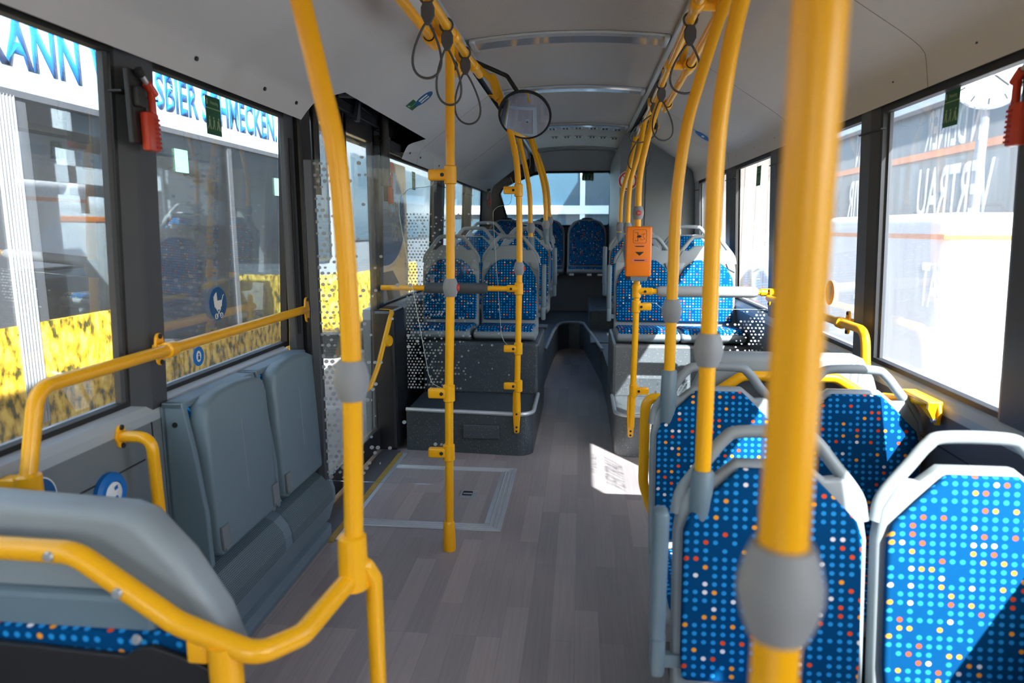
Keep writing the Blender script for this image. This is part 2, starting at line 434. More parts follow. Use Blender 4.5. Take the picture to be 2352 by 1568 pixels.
# ------------------------------------------------------------------ the setting: floor, walls, ceiling
def wx(side, z):                                                 # inner face of the leaning side wall
    return (-1.26+0.044*max(0, z-0.87)) if side < 0 else (1.11-0.044*max(0, z-0.87))
b = MB().box((-1.30, YF, -0.06), (1.14, 7.9, 0.0)); struct(b.build('floor', 'floor'), 'wood effect vinyl floor of the bus aisle', 'floor')
struct(MB().box((-30, -25, -0.45), (30, 45, -0.36)).build('ground', 'asphalt'), 'pale paved yard outside the bus', 'ground')

# podiums over the wheel arches
def podium(side, xin, xout, y0, name, label, mat):
    sgn = 1 if side < 0 else -1                                  # sgn*x grows towards the aisle
    r = thing(name, label, 'podium', ((xin+xout)/2, y0, 0)); struct(r)
    rr = 0.09
    poly = [(xout, 5.2), (xout, y0+(0.05 if side < 0 else 0))]
    poly += [(xin-sgn*rr+sgn*rr*math.sin(t*PI/12), y0+rr-rr*math.cos(t*PI/12)) for t in range(7)]
    poly += [(xin, 5.2)]
    if side > 0: poly = poly[::-1]
    MB().prism(poly, (0, 0, 0), X, Y, 0.25, 0.0).build('step', mat, r)
    b = MB()
    edge = [p for p in (poly if side < 0 else poly[::-1])][1:]
    b.tube([(p[0], p[1], 0.258) for p in edge if p[1] < 4.5]+[(xin, 4.45, 0.258)], 0.013, 8)
    b.build('edge_trim', 'alu', r)
    MB().box((min(xin, xout), 4.47, 0.24), (max(xin, xout), 5.2, 0.60), 0.02).build('seat_box', mat, r)
    MB().box((xin-sgn*0.42 if side < 0 else xin+0.2, y0-0.004, 0.10), (xin-sgn*0.20 if side < 0 else xin+0.42, y0+0.01, 0.185), 0.004).build('access_plate', mat, r)
    return r
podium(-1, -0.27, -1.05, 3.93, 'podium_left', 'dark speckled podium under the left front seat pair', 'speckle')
podium(1, 0.22, 1.10, 3.97, 'podium_right', 'speckled podium under the right front seat pair, sunlit tone painted into its lining', 'speckle_sunlit')
# raised rear platform with the stair well
r = thing('rear_platform', 'raised dark rear platform with horseshoe stair well in the aisle', 'platform', (0, 5.2, 0)); struct(r)
well = [(-0.30, 5.2), (-0.30, 5.9), (-0.27, 7.0), (-0.24, 7.52), (-0.20, 7.64), (-0.12, 7.7), (0.0, 7.7), (0.05, 7.62), (0.08, 7.3), (0.2, 5.95), (0.22, 5.2)]
poly = [(-1.24, 5.2)]+well+[(1.1, 5.2), (1.1, 9.0), (-1.24, 9.0)]
MB().prism(poly, (0, 0, 0), X, Y, 0.30).build('platform_body', 'speckle', r)
MB().tube([(p[0], p[1], 0.302) for p in well[1:-1]], 0.016, 8).build('edge_trim', 'grey_plastic', r)
MB().box((-1.24, 5.2, 0.29), (-0.52, 5.9, 0.40), 0.02).box((-1.24, 5.95, 0.29), (-0.52, 8.6, 0.46), 0.02).build('seat_box', 'speckle', r)
MB().box((0.42, 5.2, 0.29), (1.1, 6.2, 0.40), 0.02).box((0.10, 7.2, 0.29), (0.6, 8.7, 0.5), 0.02).box((0.10, 6.3, 0.29), (0.5, 7.21, 0.31), 0.01).build('side_step', 'speckle', r)
# bench wall under the last row
b = MB().box((-1.24, 8.72, 0.30), (0.36, 9.3, 0.80), 0.015); struct(b.build('trim_1', 'panel_dark'), 'dark bench base under the last seat row', 'trim')

# side walls
def side_wall(side):
    s = side; nm = 'wall_left' if s < 0 else 'wall_right'
    r = thing(nm, 'grey lower side lining on the %s' % ('left' if s < 0 else 'right'), 'wall', ((-1.26 if s < 0 else 1.11), 0, 0)); struct(r)
    xo = -1.32 if s < 0 else 1.17; xi = -1.225 if s < 0 else 1.085
    spans = [(YF, 2.76), (4.03, YB+0.3)] if s < 0 else [(YF, YB+0.3)]
    b = MB(); sl_ = MB()
    for y0, y1 in spans:
        b.box((min(xo, xi), y0, -0.05), (max(xo, xi), y1, 0.80))
        prof = [(xi, 0.80), (xi, 0.825), (xi-0.012 if s < 0 else xi+0.012, 0.845), (-1.27 if s < 0 else 1.12, 0.862), (xo, 0.862), (xo, 0.80)]
        sl_.prism(prof if s > 0 else prof, (0, y0, 0), X, Z, -(y1-y0))
    b.build('lower_panel', 'panel' if s < 0 else 'panel_dark', r)
    sl_.build('sill', 'sill', r)
    g = MB()
    for z in (0.70,): g.box((xi-0.002, YF, z), (xi+0.002, 1.75 if s < 0 else 3.8, z+0.004))
    for y in ((1.79, 0.6) if s < 0 else (1.62, 2.6)): g.box((xi-0.002, y, 0.0), (xi+0.002, y+0.004, 0.80))
    g.build('panel_seam', 'black', r)
    # lintel band above the glass
    t = MB()
    xt0, xt1 = (-1.31, -1.185) if s < 0 else (1.078, 1.16)
    for y0, y1 in ([(YF, 2.86), (4.05, YB+0.3)] if s < 0 else spans): t.box((xt0, y0, 1.832 if s < 0 else 1.785), (xt1, y1, 1.89))
    t.build('window_lintel', 'black', r)
side_wall(-1); side_wall(1)

# window panes with their black rubber surround, and pillars between them
def quad_prism(b, side, y0, y1, z0, z1, xoff, th):
    s = side; pts = []
    for z, y in ((z0, y0), (z0, y1), (z1, y1), (z1, y0)): pts.append(Vector((wx(s, z)+xoff, y, z)))
    d = Vector((th, 0, 0)); v = [b.bm.verts.new(p) for p in pts]+[b.bm.verts.new(p+d) for p in pts]
    for f in ((0, 1, 2, 3), (7, 6, 5, 4), (0, 4, 5, 1), (1, 5, 6, 2), (2, 6, 7, 3), (3, 7, 4, 0)): b.bm.faces.new([v[i] for i in f])
    return b
wn_ = [0]
def window(side, y0, y1, mat, label, z0=0.87, z1=None):
    wn_[0] += 1; z1 = z1 or (1.80 if side < 0 else 1.758)
    g = quad_prism(MB(), side, y0, y1, z0, z1, -0.03 if side < 0 else 0.025, 0.005)
    o = struct(g.build('window_%d' % wn_[0], mat), label, 'window')
    f = MB(); w = 0.022; w2 = 0.022 if side < 0 else 0.05; xo = -0.026 if side < 0 else -0.002; th = 0.028
    for q in ((y0-w, y0, z0-w, z1+w), (y1, y1+w, z0-w, z1+w), (y0, y1, z0-w, z0), (y0, y1, z1, z1+w2)): quad_prism(f, side, *q, xo, th)
    f.build('window_frame', 'black', o)
    return o
tn_ = [1]
def pillar(side, y0, y1, label, mat='pillar', depth=0.075, z0=0.80, z1=None, both=False):
    tn_[0] += 1; z1 = z1 or (1.84 if side < 0 else 1.785); depth = depth if side < 0 else min(depth, 0.04)
    b = MB(); s = side; pts = []
    w = y1-y0; d0 = depth*0.3
    prof = [(0, 0), (d0, 0.0), (depth*0.9, w*0.42), (depth, w*0.5), (depth, w*0.97), (depth*0.92, w), (0, w)]
    for z in (z0, z1):
        ring = []
        for dx, dy in prof:
            xw = wx(s, z)
            ring.append(b.bm.verts.new((xw-0.05+dx+0.02 if s < 0 else xw+0.05-dx-0.02, y0+dy, z)))
        pts.append(ring)
    n = len(prof)
    for i in range(n): b.bm.faces.new((pts[0][i], pts[0][(i+1) % n], pts[1][(i+1) % n], pts[1][i]))
    b.bm.faces.new(pts[0]); b.bm.faces.new(pts[1])
    o = struct(b.build('trim_%d' % tn_[0], mat), label, 'pillar')
    c = MB(); quad_prism(c, s, y0-0.004, y1+0.004, 1.70, 1.705, (0.0 if s < 0 else -depth+0.025), depth-0.022)
    c.build('joint', 'black', o)
    return o
wl1 = window(-1, -0.6, 1.745, 'glass', 'side window nearest on the left behind the bent yellow handrail')
wl2 = window(-1, 1.895, 2.80, 'glass', 'left side window above the grey folding seats')
wl3 = window(-1, 4.22, 5.70, 'glass', 'left side window behind the door with the round blue beer advert')
wl4 = window(-1, 5.95, 7.25, 'glass', 'left side window beside the second left seat row')
wl5 = window(-1, 7.45, 8.55, 'glass', 'last left side window near the rear corner')
wr1 = window(1, 1.85, 2.66, 'glass_film', 'right side window with mirrored advert lettering, beside the near seats')
wr2 = window(1, 2.84, 3.88, 'glass_film', 'right side window with mirrored lettering and a round amber sticker')
wr3 = window(1, 4.12, 5.03, 'glass', 'right side window with the weathered boards behind it')
wr4 = window(1, 5.33, 6.55, 'glass', 'last right side window beside the grey rear wall')
wr0 = window(1, -2.2, 0.24, 'glass', 'right side window out behind the camera'); window(1, 0.68, 1.44, 'glass', 'right side window beside the nearest seats, out of view')
pillar(1, 0.24, 0.68, 'right pillar beside the camera, out of view', depth=0.06)
pillar(-1, 1.735, 1.885, 'charcoal pillar between the two left windows, carrying a red hammer', depth=0.06)
pillar(-1, 5.70, 5.95, 'charcoal pillar behind the glass screens on the left', z0=0.8)
pillar(-1, 7.25, 7.45, 'charcoal pillar near the left rear corner')
pillar(-1, 8.55, 9.3, 'dark left rear corner post', 'pillar')
pillar(-1, 4.03, 4.20, 'dark post behind the door on the left', 'black_gloss', 0.035, z0=0.0)
pillar(1, 1.44, 1.87, 'broad charcoal pillar at the right edge beside the near seats', depth=0.035)
pillar(1, 2.65, 2.84, 'charcoal pillar carrying the right yellow handrail', depth=0.06)
pillar(1, 3.88, 4.12, 'charcoal pillar behind the thick yellow pole on the right')
pillar(1, 5.03, 5.33, 'charcoal pillar between the rear right windows')
pillar(1, 6.55, 6.80, 'pale pillar at the end of the right windows', 'sill')
pillar(1, YF, -2.2, 'front right pillar beside the camera'); pillar(-1, YF, -0.6, 'front left pillar beside the camera')

# unseen front end added to dim the foreground: wall, windscreen and cab screen
wf = thing('wall_front', 'dark front wall added behind the camera to hold back light', 'wall', (0, YF, 0)); struct(wf)
MB().prism([(-1.32, -0.05), (1.17, -0.05), (1.17, 2.4), (-1.32, 2.4)], (0, YF-0.02, 0), X, Z, -0.05, 0, 2, [[(-1.0, 1.1), (-1.0, 1.95), (0.85, 1.95), (0.85, 1.1)]]).build('wall_panel', 'panel_dark', wf)
MB().box((0.15, -1.15, 0.0), (1.08, -1.10, 2.05)).build('added_cab_screen', 'pillar', wf)
wn_[0] += 1
struct(MB().box((-1.0, YF+0.0, 1.1), (0.85, YF+0.006, 1.95)).build('window_%d' % wn_[0], 'glass'), 'windscreen in the added front wall behind the camera', 'window')

# ceiling: side coves, ribbed centre panel, outer roof
ceil = thing('ceiling', 'pale bus ceiling with sloping side coves and a ribbed centre panel', 'ceiling', (0, 3, 2.29)); struct(ceil)
PL = [(-1.175, 1.800), (-1.163, 1.835), (-1.150, 1.872), (-1.140, 1.893), (-1.122, 1.912), (-1.095, 1.932), (-1.066, 1.954), (-0.84, 2.121), (-0.655, 2.257)]
PR = [(1.056, 1.780), (1.050, 1.82), (1.044, 1.858), (1.038, 1.880), (1.022, 1.900), (0.995, 1.922), (0.955, 1.95), (0.68, 2.13), (0.49, 2.257)]
def cove_near(i): return [2.87, 2.90, 2.94, 2.97, 3.01, 3.06, 3.12, YB, YB][i]
def cove_far(i): return [4.50, 4.51, 4.53, 4.55, 4.60, 4.67, 4.75, YB, YB][i]
b = MB()
b.strip([(p[0], YF, p[1]) for p in PL[:7]], [(p[0], cove_near(i), p[1]) for i, p in enumerate(PL[:7])])
b.strip([(p[0], cove_far(i), p[1]) for i, p in enumerate(PL[:7])], [(p[0], YB, p[1]) for p in PL[:7]])
b.strip([(p[0], YF, p[1]) for p in PL[6:]], [(p[0], YB, p[1]) for p in PL[6:]])
o = b.build('cove', 'cove', ceil, True)
b = MB(); b.strip([(p[0], YF, p[1]) for p in PR], [(p[0], YB, p[1]) for p in PR]); b.build('cove', 'cove', ceil, True)
def cz(x): return 2.29+0.035*(1-((x+0.085)/0.53)**2)              # arched centre panel
xs = [-0.61+1.05*i/20 for i in range(21)]
MB().strip([(x, YF, cz(x)) for x in xs], [(x, YB, cz(x)) for x in xs]).build('centre_panel', 'ribbed', ceil, True)
b = MB()
for x0, x1 in ((-0.665, -0.625), (0.455, 0.495)): b.box((x0, YF, 2.275), (x1, YB-0.1, 2.30))
b.build('rail_slot', 'black', ceil)
b = MB()
for x0, x1 in ((-0.628, -0.60), (0.43, 0.458)): b.box((x0, YF, 2.272), (x1, YB, 2.292), 0.004)
b.build('edge_profile', 'alu', ceil)
MB().box((-1.34, YF, 2.40), (1.19, 9.6, 2.46)).box((-1.36, YF, 1.85), (-1.31, 9.6, 2.46)).box((1.16, YF, 1.80), (1.21, 9.6, 2.46)).build('outer_roof', 'black', ceil)
# joints between the cove panels
b = MB()
for y in (1.28, 4.9, 6.6):
    for i in range(len(PL)-1):
        if 2.9 < y < 4.7 : continue
        p, q = PL[i], PL[i+1]; b.tube([(p[0], y, p[1]), (q[0], y, q[1])], 0.0009, 6, False)
for y in (2.32, 3.75, 5.2):
    for i in range(len(PR)-1):
        p, q = PR[i], PR[i+1]; b.tube([(p[0], y, p[1]), (q[0], y, q[1])], 0.0009, 6, False)
b.build('panel_joint', 'black', ceil)
sc0 = MB().lathe([(0.007, 0), (0.007, 0.006), (0, 0.006)], (0, 0, 0), (1, 0, -0.35), 10).build('screw', 'black', None)
def put_screw(x, y, z, first=[True]):
    c = sc0 if first else sc0.copy()
    if first: first.clear()
    else: COL.objects.link(c)
    c.parent = ceil; c.location = Vector((x, y, z))-Vector(ceil.location)
    if x > 0: c.rotation_euler = (0, 0, PI)
for y in (1.45, 2.05, 2.5, 2.78, 4.65, 4.95, 5.6, 6.2): put_screw(-1.157, y, 1.853)
for y in (2.05, 2.55, 3.6, 4.0, 4.45, 4.95, 5.6): put_screw(1.053, y, 1.84)

# rear end: wall round the window, engine tower on the right
rear = thing('wall_rear', 'dark rear wall round the back window', 'wall', (0, 9.15, 0)); struct(rear)
ow = [(-1.30, 0.7), (1.15, 0.7), (1.15, 2.36), (-1.30, 2.36)]
rw = [(-0.90, 1.385), (0.33, 1.385), (0.365, 1.42), (0.375, 2.03), (0.34, 2.075), (-0.45, 2.075), (-0.62, 2.05), (-0.90, 1.95), (-1.04, 1.87), (-1.075, 1.80), (-0.97, 1.44)]
MB().prism(ow, (0, 9.14, 0), X, Z, -0.05, 0, 2, [rw[::-1]]).build('wall_panel', 'panel_dark', rear)
b = MB(); b.loop([(p[0], 9.135, p[1]) for p in rw], 0.016, 8); b.build('window_seal', 'black', rear)
MB().strip([(x, YB-0.16, cz(x)-0.005) for x in xs], [(x, 9.13, 2.085) for x in xs]).build('header_panel', 'cove', rear)
wn_[0] += 1
struct(MB().prism(rw, (0, 9.17, 0), X, Z, -0.005).build('window_%d' % wn_[0], 'back_glass'), 'rear window of the bus', 'window')
tower = thing('wall_tower', 'grey engine tower beside the rear window', 'wall', (0.72, 6.75, 0)); struct(tower)
tp = [(0.36, 0.3), (1.10, 0.3), (1.10, 1.79)]+[(p[0], p[1]-0.002) for p in PR]+[(0.40, 2.24), (0.36, 2.16)]
MB().prism(tp, (0, 6.75, 0), X, Z, -2.4, 0.0).build('tower_body', 'panel', tower)
MB().box((0.60, 6.744, 0.9), (0.604, 6.752, 2.2)).build('panel_seam', 'black', tower)

# ceiling light strips (clear covers across the panel), four things
def light_strip(y, w, label):
    r = thing('ceiling_light_strip', label, 'light strip', (-0.085, y, 2.29), 'light strips across the ceiling')
    xa = [-0.555+0.95*i/24 for i in range(25)]
    b = MB()
    b.strip([(x, y-w/2, cz(x)-0.004) for x in xa], [(x, y-w/2+0.015, cz(x)-0.022) for x in xa])
    b.strip([(x, y-w/2+0.015, cz(x)-0.022) for x in xa], [(x, y+w/2-0.015, cz(x)-0.022) for x in xa])
    b.strip([(x, y+w/2-0.015, cz(x)-0.022) for x in xa], [(x, y+w/2, cz(x)-0.004) for x in xa])
    b.build('cover', 'cover', r, True)
    f = MB()
    for yy in (y-w/2-0.006, y+w/2+0.006): f.tube([(x, yy, cz(x)-0.006) for x in xa], 0.008, 8)
    for xe in (xa[0]-0.012, xa[-1]+0.012): f.box((xe-0.014, y-w/2-0.012, cz(xe)-0.024), (xe+0.014, y+w/2+0.012, cz(xe)-0.001), 0.004)
    f.build('frame', 'alu', r)
light_strip(3.70, 0.15, 'broad clear light cover across the ceiling nearest the camera')
light_strip(5.00, 0.13, 'second clear ceiling light cover, just in front of the round mirror')
light_strip(6.72, 0.13, 'third ceiling light cover, right before the air nozzles')
light_strip(8.55, 0.13, 'farthest ceiling light cover, behind the air nozzles')
# air nozzles
k0 = None
for y in (6.95, 7.6):
    for x in (-0.30, -0.17, -0.045, 0.10, 0.215, 0.335):
        if k0 is None:
            b = MB(); b.box((-0.042, -0.06, -0.006), (0.042, 0.06, 0.0), 0.002)
            k0 = b.build('air_nozzle', 'white', None)
            tag(k0, 'small white air nozzle with two dark slots in the rear ceiling', 'air vent', 'air nozzles in two rows on the ceiling')
            k1 = MB().box((-0.026, -0.045, -0.009), (-0.006, 0.045, -0.005)).build('slot', 'ink', k0, off=(0, 0, 0))
            k2 = MB().box((0.006, -0.045, -0.009), (0.026, 0.045, -0.005)).build('slot', 'ink', k0, off=(0, 0, 0))
            n = k0
        else:
            n = k0.copy(); COL.objects.link(n)
            for c in (k1, k2):
                d = c.copy(); COL.objects.link(d); d.parent = n
        n.location = (x, y, cz(x)-0.001)

# ------------------------------------------------------------------ door on the left with its drive above
door = thing('door_1', 'glazed double door on the left with a yellow grab handle', 'door', (-1.24, 3.5, 0)); struct(door)
for y0, y1 in ((2.97, 3.47), (3.49, 4.02)):
    fm = MB()
    for lo, hi in (((-1.25, y0, 0.02), (-1.21, y0+0.045, 1.96)), ((-1.25, y1-0.045, 0.02), (-1.21, y1, 1.96)), ((-1.25, y0, 0.02), (-1.21, y1, 0.14)), ((-1.25, y0, 1.84), (-1.21, y1, 1.96))): fm.box(lo, hi, 0.006)
    lf = fm.build('door_leaf', 'black_gloss', door)
    MB().box((-1.233, y0+0.04, 0.13), (-1.228, y1-0.04, 1.85)).build('pane', 'glass', lf, off=door.location)
h = MB().tube(arc([(-1.20, 4.0, 0.86), (-1.12, 3.98, 0.86), (-1.10, 3.86, 0.84), (-1.11, 3.63, 0.60), (-1.14, 3.56, 0.48), (-1.21, 3.56, 0.47)], 0.09), 0.014, 12)
h.build('grab_handle', 'yellow', door)
hk = MB().lathe([(0.0, 0.03), (0.03, 0.03), (0.036, 0.02), (0.036, 0.0)], (-1.15, 3.93, 0.69), (1, -0.3, 0)); hk.build('release_knob', 'yellow', door)
MB().box((-1.24, 3.95, 0.0), (-1.10, 4.20, 0.87), 0.02).build('door_casing', 'black_gloss', door)
# dark post before the door with a grooved grey facing
tn_[0] += 1
pp = struct(MB().box((-1.245, 2.79, 0.0), (-1.21, 2.875, 1.82), 0.01).build('trim_%d' % tn_[0], 'pillar'), 'grey post between folding seats and door', 'pillar')
MB().box((-1.211, 2.81, 0.9), (-1.205, 2.835, 1.72), 0.002).build('groove', 'black', pp)
tn_[0] += 1
struct(MB().box((-1.26, 2.875, 0.0), (-1.185, 3.0, 1.98), 0.012).build('trim_%d' % tn_[0], 'black_gloss'), 'black door post behind the folding seats', 'pillar')
# drive unit above the door
dm = thing('door_drive', 'black door drive with arms and cylinders in the open ceiling bay', 'door mechanism', (-1.2, 3.7, 2.0))
MB().box((-1.305, 2.88, 1.96), (-1.285, 4.75, 2.38)).build('back_plate', 'black', dm)
MB().box((-1.29, 2.95, 1.93), (-1.19, 4.10, 1.985), 0.008).build('header_beam', 'black_gloss', dm)
MB().tube([(-1.16, 4.06, 1.60), (-1.16, 4.06, 2.35)], 0.028, 16).lathe([(0.028, 0), (0.036, 0), (0.036, 0.02), (0.028, 0.02)], (-1.16, 4.06, 1.86)).build('door_shaft', 'black_gloss', dm)
MB().tube([(-1.19, 3.05, 1.5), (-1.19, 3.05, 2.3)], 0.02, 14).build('door_shaft', 'black_gloss', dm)
MB().lathe([(0.0, 0), (0.05, 0), (0.05, 0.05), (0.055, 0.05), (0.055, 0.1), (0, 0.1)], (-1.20, 3.45, 2.05)).build('motor', 'black_gloss', dm)
MB().lathe([(0.0, 0), (0.045, 0), (0.045, 0.03), (0.04, 0.04), (0.045, 0.05), (0.045, 0.08), (0, 0.08)], (-1.20, 3.80, 2.03)).build('bearing', 'pillar', dm)
MB().box((-1.20, 3.40, 2.015), (-1.14, 3.78, 2.035), 0.005, mtx=Matrix.Translation((-1.17, 3.6, 2.02)) @ Matrix.Rotation(0.15, 4, 'X') @ Matrix.Translation((1.17, -3.6, -2.02))).build('link_arm', 'grey_plastic', dm)
MB().tube([(-1.17, 3.75, 2.03), (-1.17, 3.98, 2.01)], 0.008, 10).tube([(-1.20, 3.75, 2.0), (-1.20, 4.0, 1.98)], 0.008, 10).build('push_rod', 'black_gloss', dm)
b = MB(); b.prism([(0, 0), (0.05, 0), (0.09, 0.13), (0.06, 0.13)], (-1.18, 3.56, 1.90), Y, Z, 0.02); b.build('bracket', 'pillar', dm)
b = MB(); b.box((-1.27, 3.3, 2.02), (-1.25, 4.3, 2.1)).tube([(-1.25, 3.1, 2.12), (-1.22, 3.5, 2.16), (-1.2, 4.2, 2.11)], 0.01, 8); b.build('cable_duct', 'black', dm)

# ------------------------------------------------------------------ floor ramp and threshold by the door
rp = thing('floor_ramp', 'folding wheelchair ramp set into the floor with an aluminium frame', 'ramp', (-0.7, 3.3, 0))
x0, x1, y0, y1 = -1.03, -0.34, 2.88, 3.70
b = MB()
for lo, hi in (((x0, y0, 0), (x1, y0+0.075, 0.004)), ((x0, y1-0.06, 0), (x1, y1, 0.004)), ((x1-0.085, y0+0.0755, 0), (x1, y1-0.0605, 0.004))): b.box(lo, hi, 0.001)
for k in range(3):
    ya_, yb_, xb_ = y0+0.018+0.02*k, y1-0.012-0.016*k, x1-0.018-0.02*k
    b.tube([(x0, ya_, 0.004), (xb_, ya_, 0.004)], 0.004, 6).tube([(xb_, ya_, 0.004), (xb_, yb_, 0.004)], 0.004, 6).tube([(xb_, yb_, 0.004), (x0, yb_, 0.004)], 0.004, 6)
b.build('frame', 'alu', rp)
MB().box((x0, y0+0.07, 0), (x1-0.08, y1-0.055, 0.003)).build('ramp_plate', 'floor', rp)
g = MB(); g.prism(rrect(0.085, 0.10, 0.012), (-0.555, 3.29, 0.003), X, Y, 0.004); lk = g.build('handle_plate', 'steel', rp)
MB().prism(rrect(0.05, 0.055, 0.006), (-0.56, 3.30, 0.0065), X, Y, 0.002).build('recess', 'black', lk, off=rp.location)
MB().box((-0.58, 3.285, 0.008), (-0.535, 3.30, 0.011), 0.002).build('lever', 'steel', lk, off=rp.location)
tn_[0] += 1
t = struct(MB().box((-1.20, 2.70, 0), (-1.085, 3.95, 0.003)).build('trim_%d' % tn_[0], 'panel_dark'), 'door threshold plate', 'trim')
MB().box((-1.085, 2.70, 0), (-1.055, 3.90, 0.005), 0.001).build('yellow_strip', 'threshold', t)
MB().box((-1.053, 2.72, 0), (-1.03, 3.90, 0.007), 0.002).build('edge_strip', 'alu', t)

# ------------------------------------------------------------------ heater box and folding seats
ht = thing('heater_box', 'blue-grey heater box with a perforated grille under the folding seats', 'heater', (-1.14, 2.2, 0))
hp = [(-1.225, 0.0), (-1.08, 0.0), (-1.07, 0.03), (-1.07, 0.075), (-1.10, 0.085), (-1.075, 0.10), (-1.045, 0.20), (-1.045, 0.24), (-1.056, 0.275), (-1.085, 0.31), (-1.12, 0.325), (-1.225, 0.325)]
MB().prism(hp, (0, 1.20, 0), X, Z, -1.53).build('cover', 'bluegrey', ht)
b = MB(); pr = [(-1.0425, 0.20), (-1.0425, 0.24), (-1.054, 0.277), (-1.084, 0.312), (-1.118, 0.3275)]
for ya, yb in ((1.25, 2.22), (2.28, 2.70)): b.strip([(p[0], ya, p[1]) for p in pr], [(p[0], yb, p[1]) for p in pr])
b.build('grille', 'perforated', ht)
fd = None
for y0, lab in ((1.835, 'grey folding seat nearer the camera, folded up against the left wall'), (2.30, 'grey folding seat next to the door, folded up against the left wall')):
    if fd is None:
        fd = thing('folding_seat', lab, 'folding seat', (-1.20, y0, 0.33), 'folded seats below the left window')
        def W(p): return (p[0]+1.20, p[1], p[2]-0.33)
        # wall housing: side cheeks and ledge
        ck = [(-1.22, 0.33), (-1.10, 0.33), (-1.105, 0.50), (-1.13, 0.70), (-1.155, 0.845), (-1.22, 0.845)]
        b = MB()
        for ya in (0.0, 0.425): b.prism([(p[0]+1.20, p[1]-0.33) for p in ck], (0, ya+0.022, 0), X, Z, 0.022, 0.004)
        b.box((-0.02, 0.0, 0.495), (0.045, 0.447, 0.515), 0.004); b.box((-0.022, 0, 0), (-0.008, 0.447, 0.5))
        b.build('housing', 'bluegrey', fd, off=(0, 0, 0))
        b = MB(); b.box((-0.008, 0.03, 0.05), (0.055, 0.42, 0.49), 0.02); b.build('backrest_cushion', 'fabric', fd, off=(0, 0, 0))
        # the folded seat shell, leaning a little
        out = [(0.035, 0.015), (0.425, 0.015), (0.43, 0.10), (0.43, 0.45), (0.415, 0.495), (0.35, 0.517), (0.23, 0.525), (0.11, 0.517), (0.045, 0.495), (0.03, 0.45), (0.03, 0.10)]
        b = MB(); b.prism([(p[0], p[1]) for p in out], (0.06, 0, 0), Y, Z, 0.062, 0.016, 3)
        sh = b.build('seat_shell', 'bluegrey', fd, True, off=(0, 0, 0))
        sh.rotation_euler = (0, -0.05, 0)
        b = MB(); b.prism([(0.03, 0.03), (0.43, 0.03), (0.43, 0.50), (0.03, 0.50)], (0.052, 0, 0), Y, Z, 0.012, 0.003); q = b.build('seat_cushion', 'fabric', fd, off=(0, 0, 0)); q.rotation_euler = (0, -0.05, 0)
        for ya in (0.035, 0.385):
            MB().box((0.118, ya, 0.035), (0.128, ya+0.045, 0.11), 0.003).tube([(0.124, ya+0.005, 0.037), (0.124, ya+0.045, 0.037)], 0.008, 8).build('hinge', 'panel', fd, off=(0, 0, 0)).rotation_euler = (0, -0.05, 0)
        b = MB(); b.box((0.1195, 0.229, 0.16), (0.1225, 0.232, 0.40)); b.build('shell_rib', 'grey_plastic', fd, off=(0, 0, 0)).rotation_euler = (0, -0.05, 0)
        MB().lathe([(0.0, 0.004), (0.008, 0.004), (0.008, 0)], (0.02, -0.001, 0.45), (0, -1, 0), 10).build('bolt', 'black', fd, off=(0, 0, 0))
        MB().lathe([(0.0, 0.004), (0.008, 0.004), (0.008, 0)], (0.101, 0.437, 0.08), (1, 0, 0), 10).build('bolt', 'black', fd, off=(0, 0, 0))
    else: copy_tree(fd, (-1.20, y0, 0.33), lab)

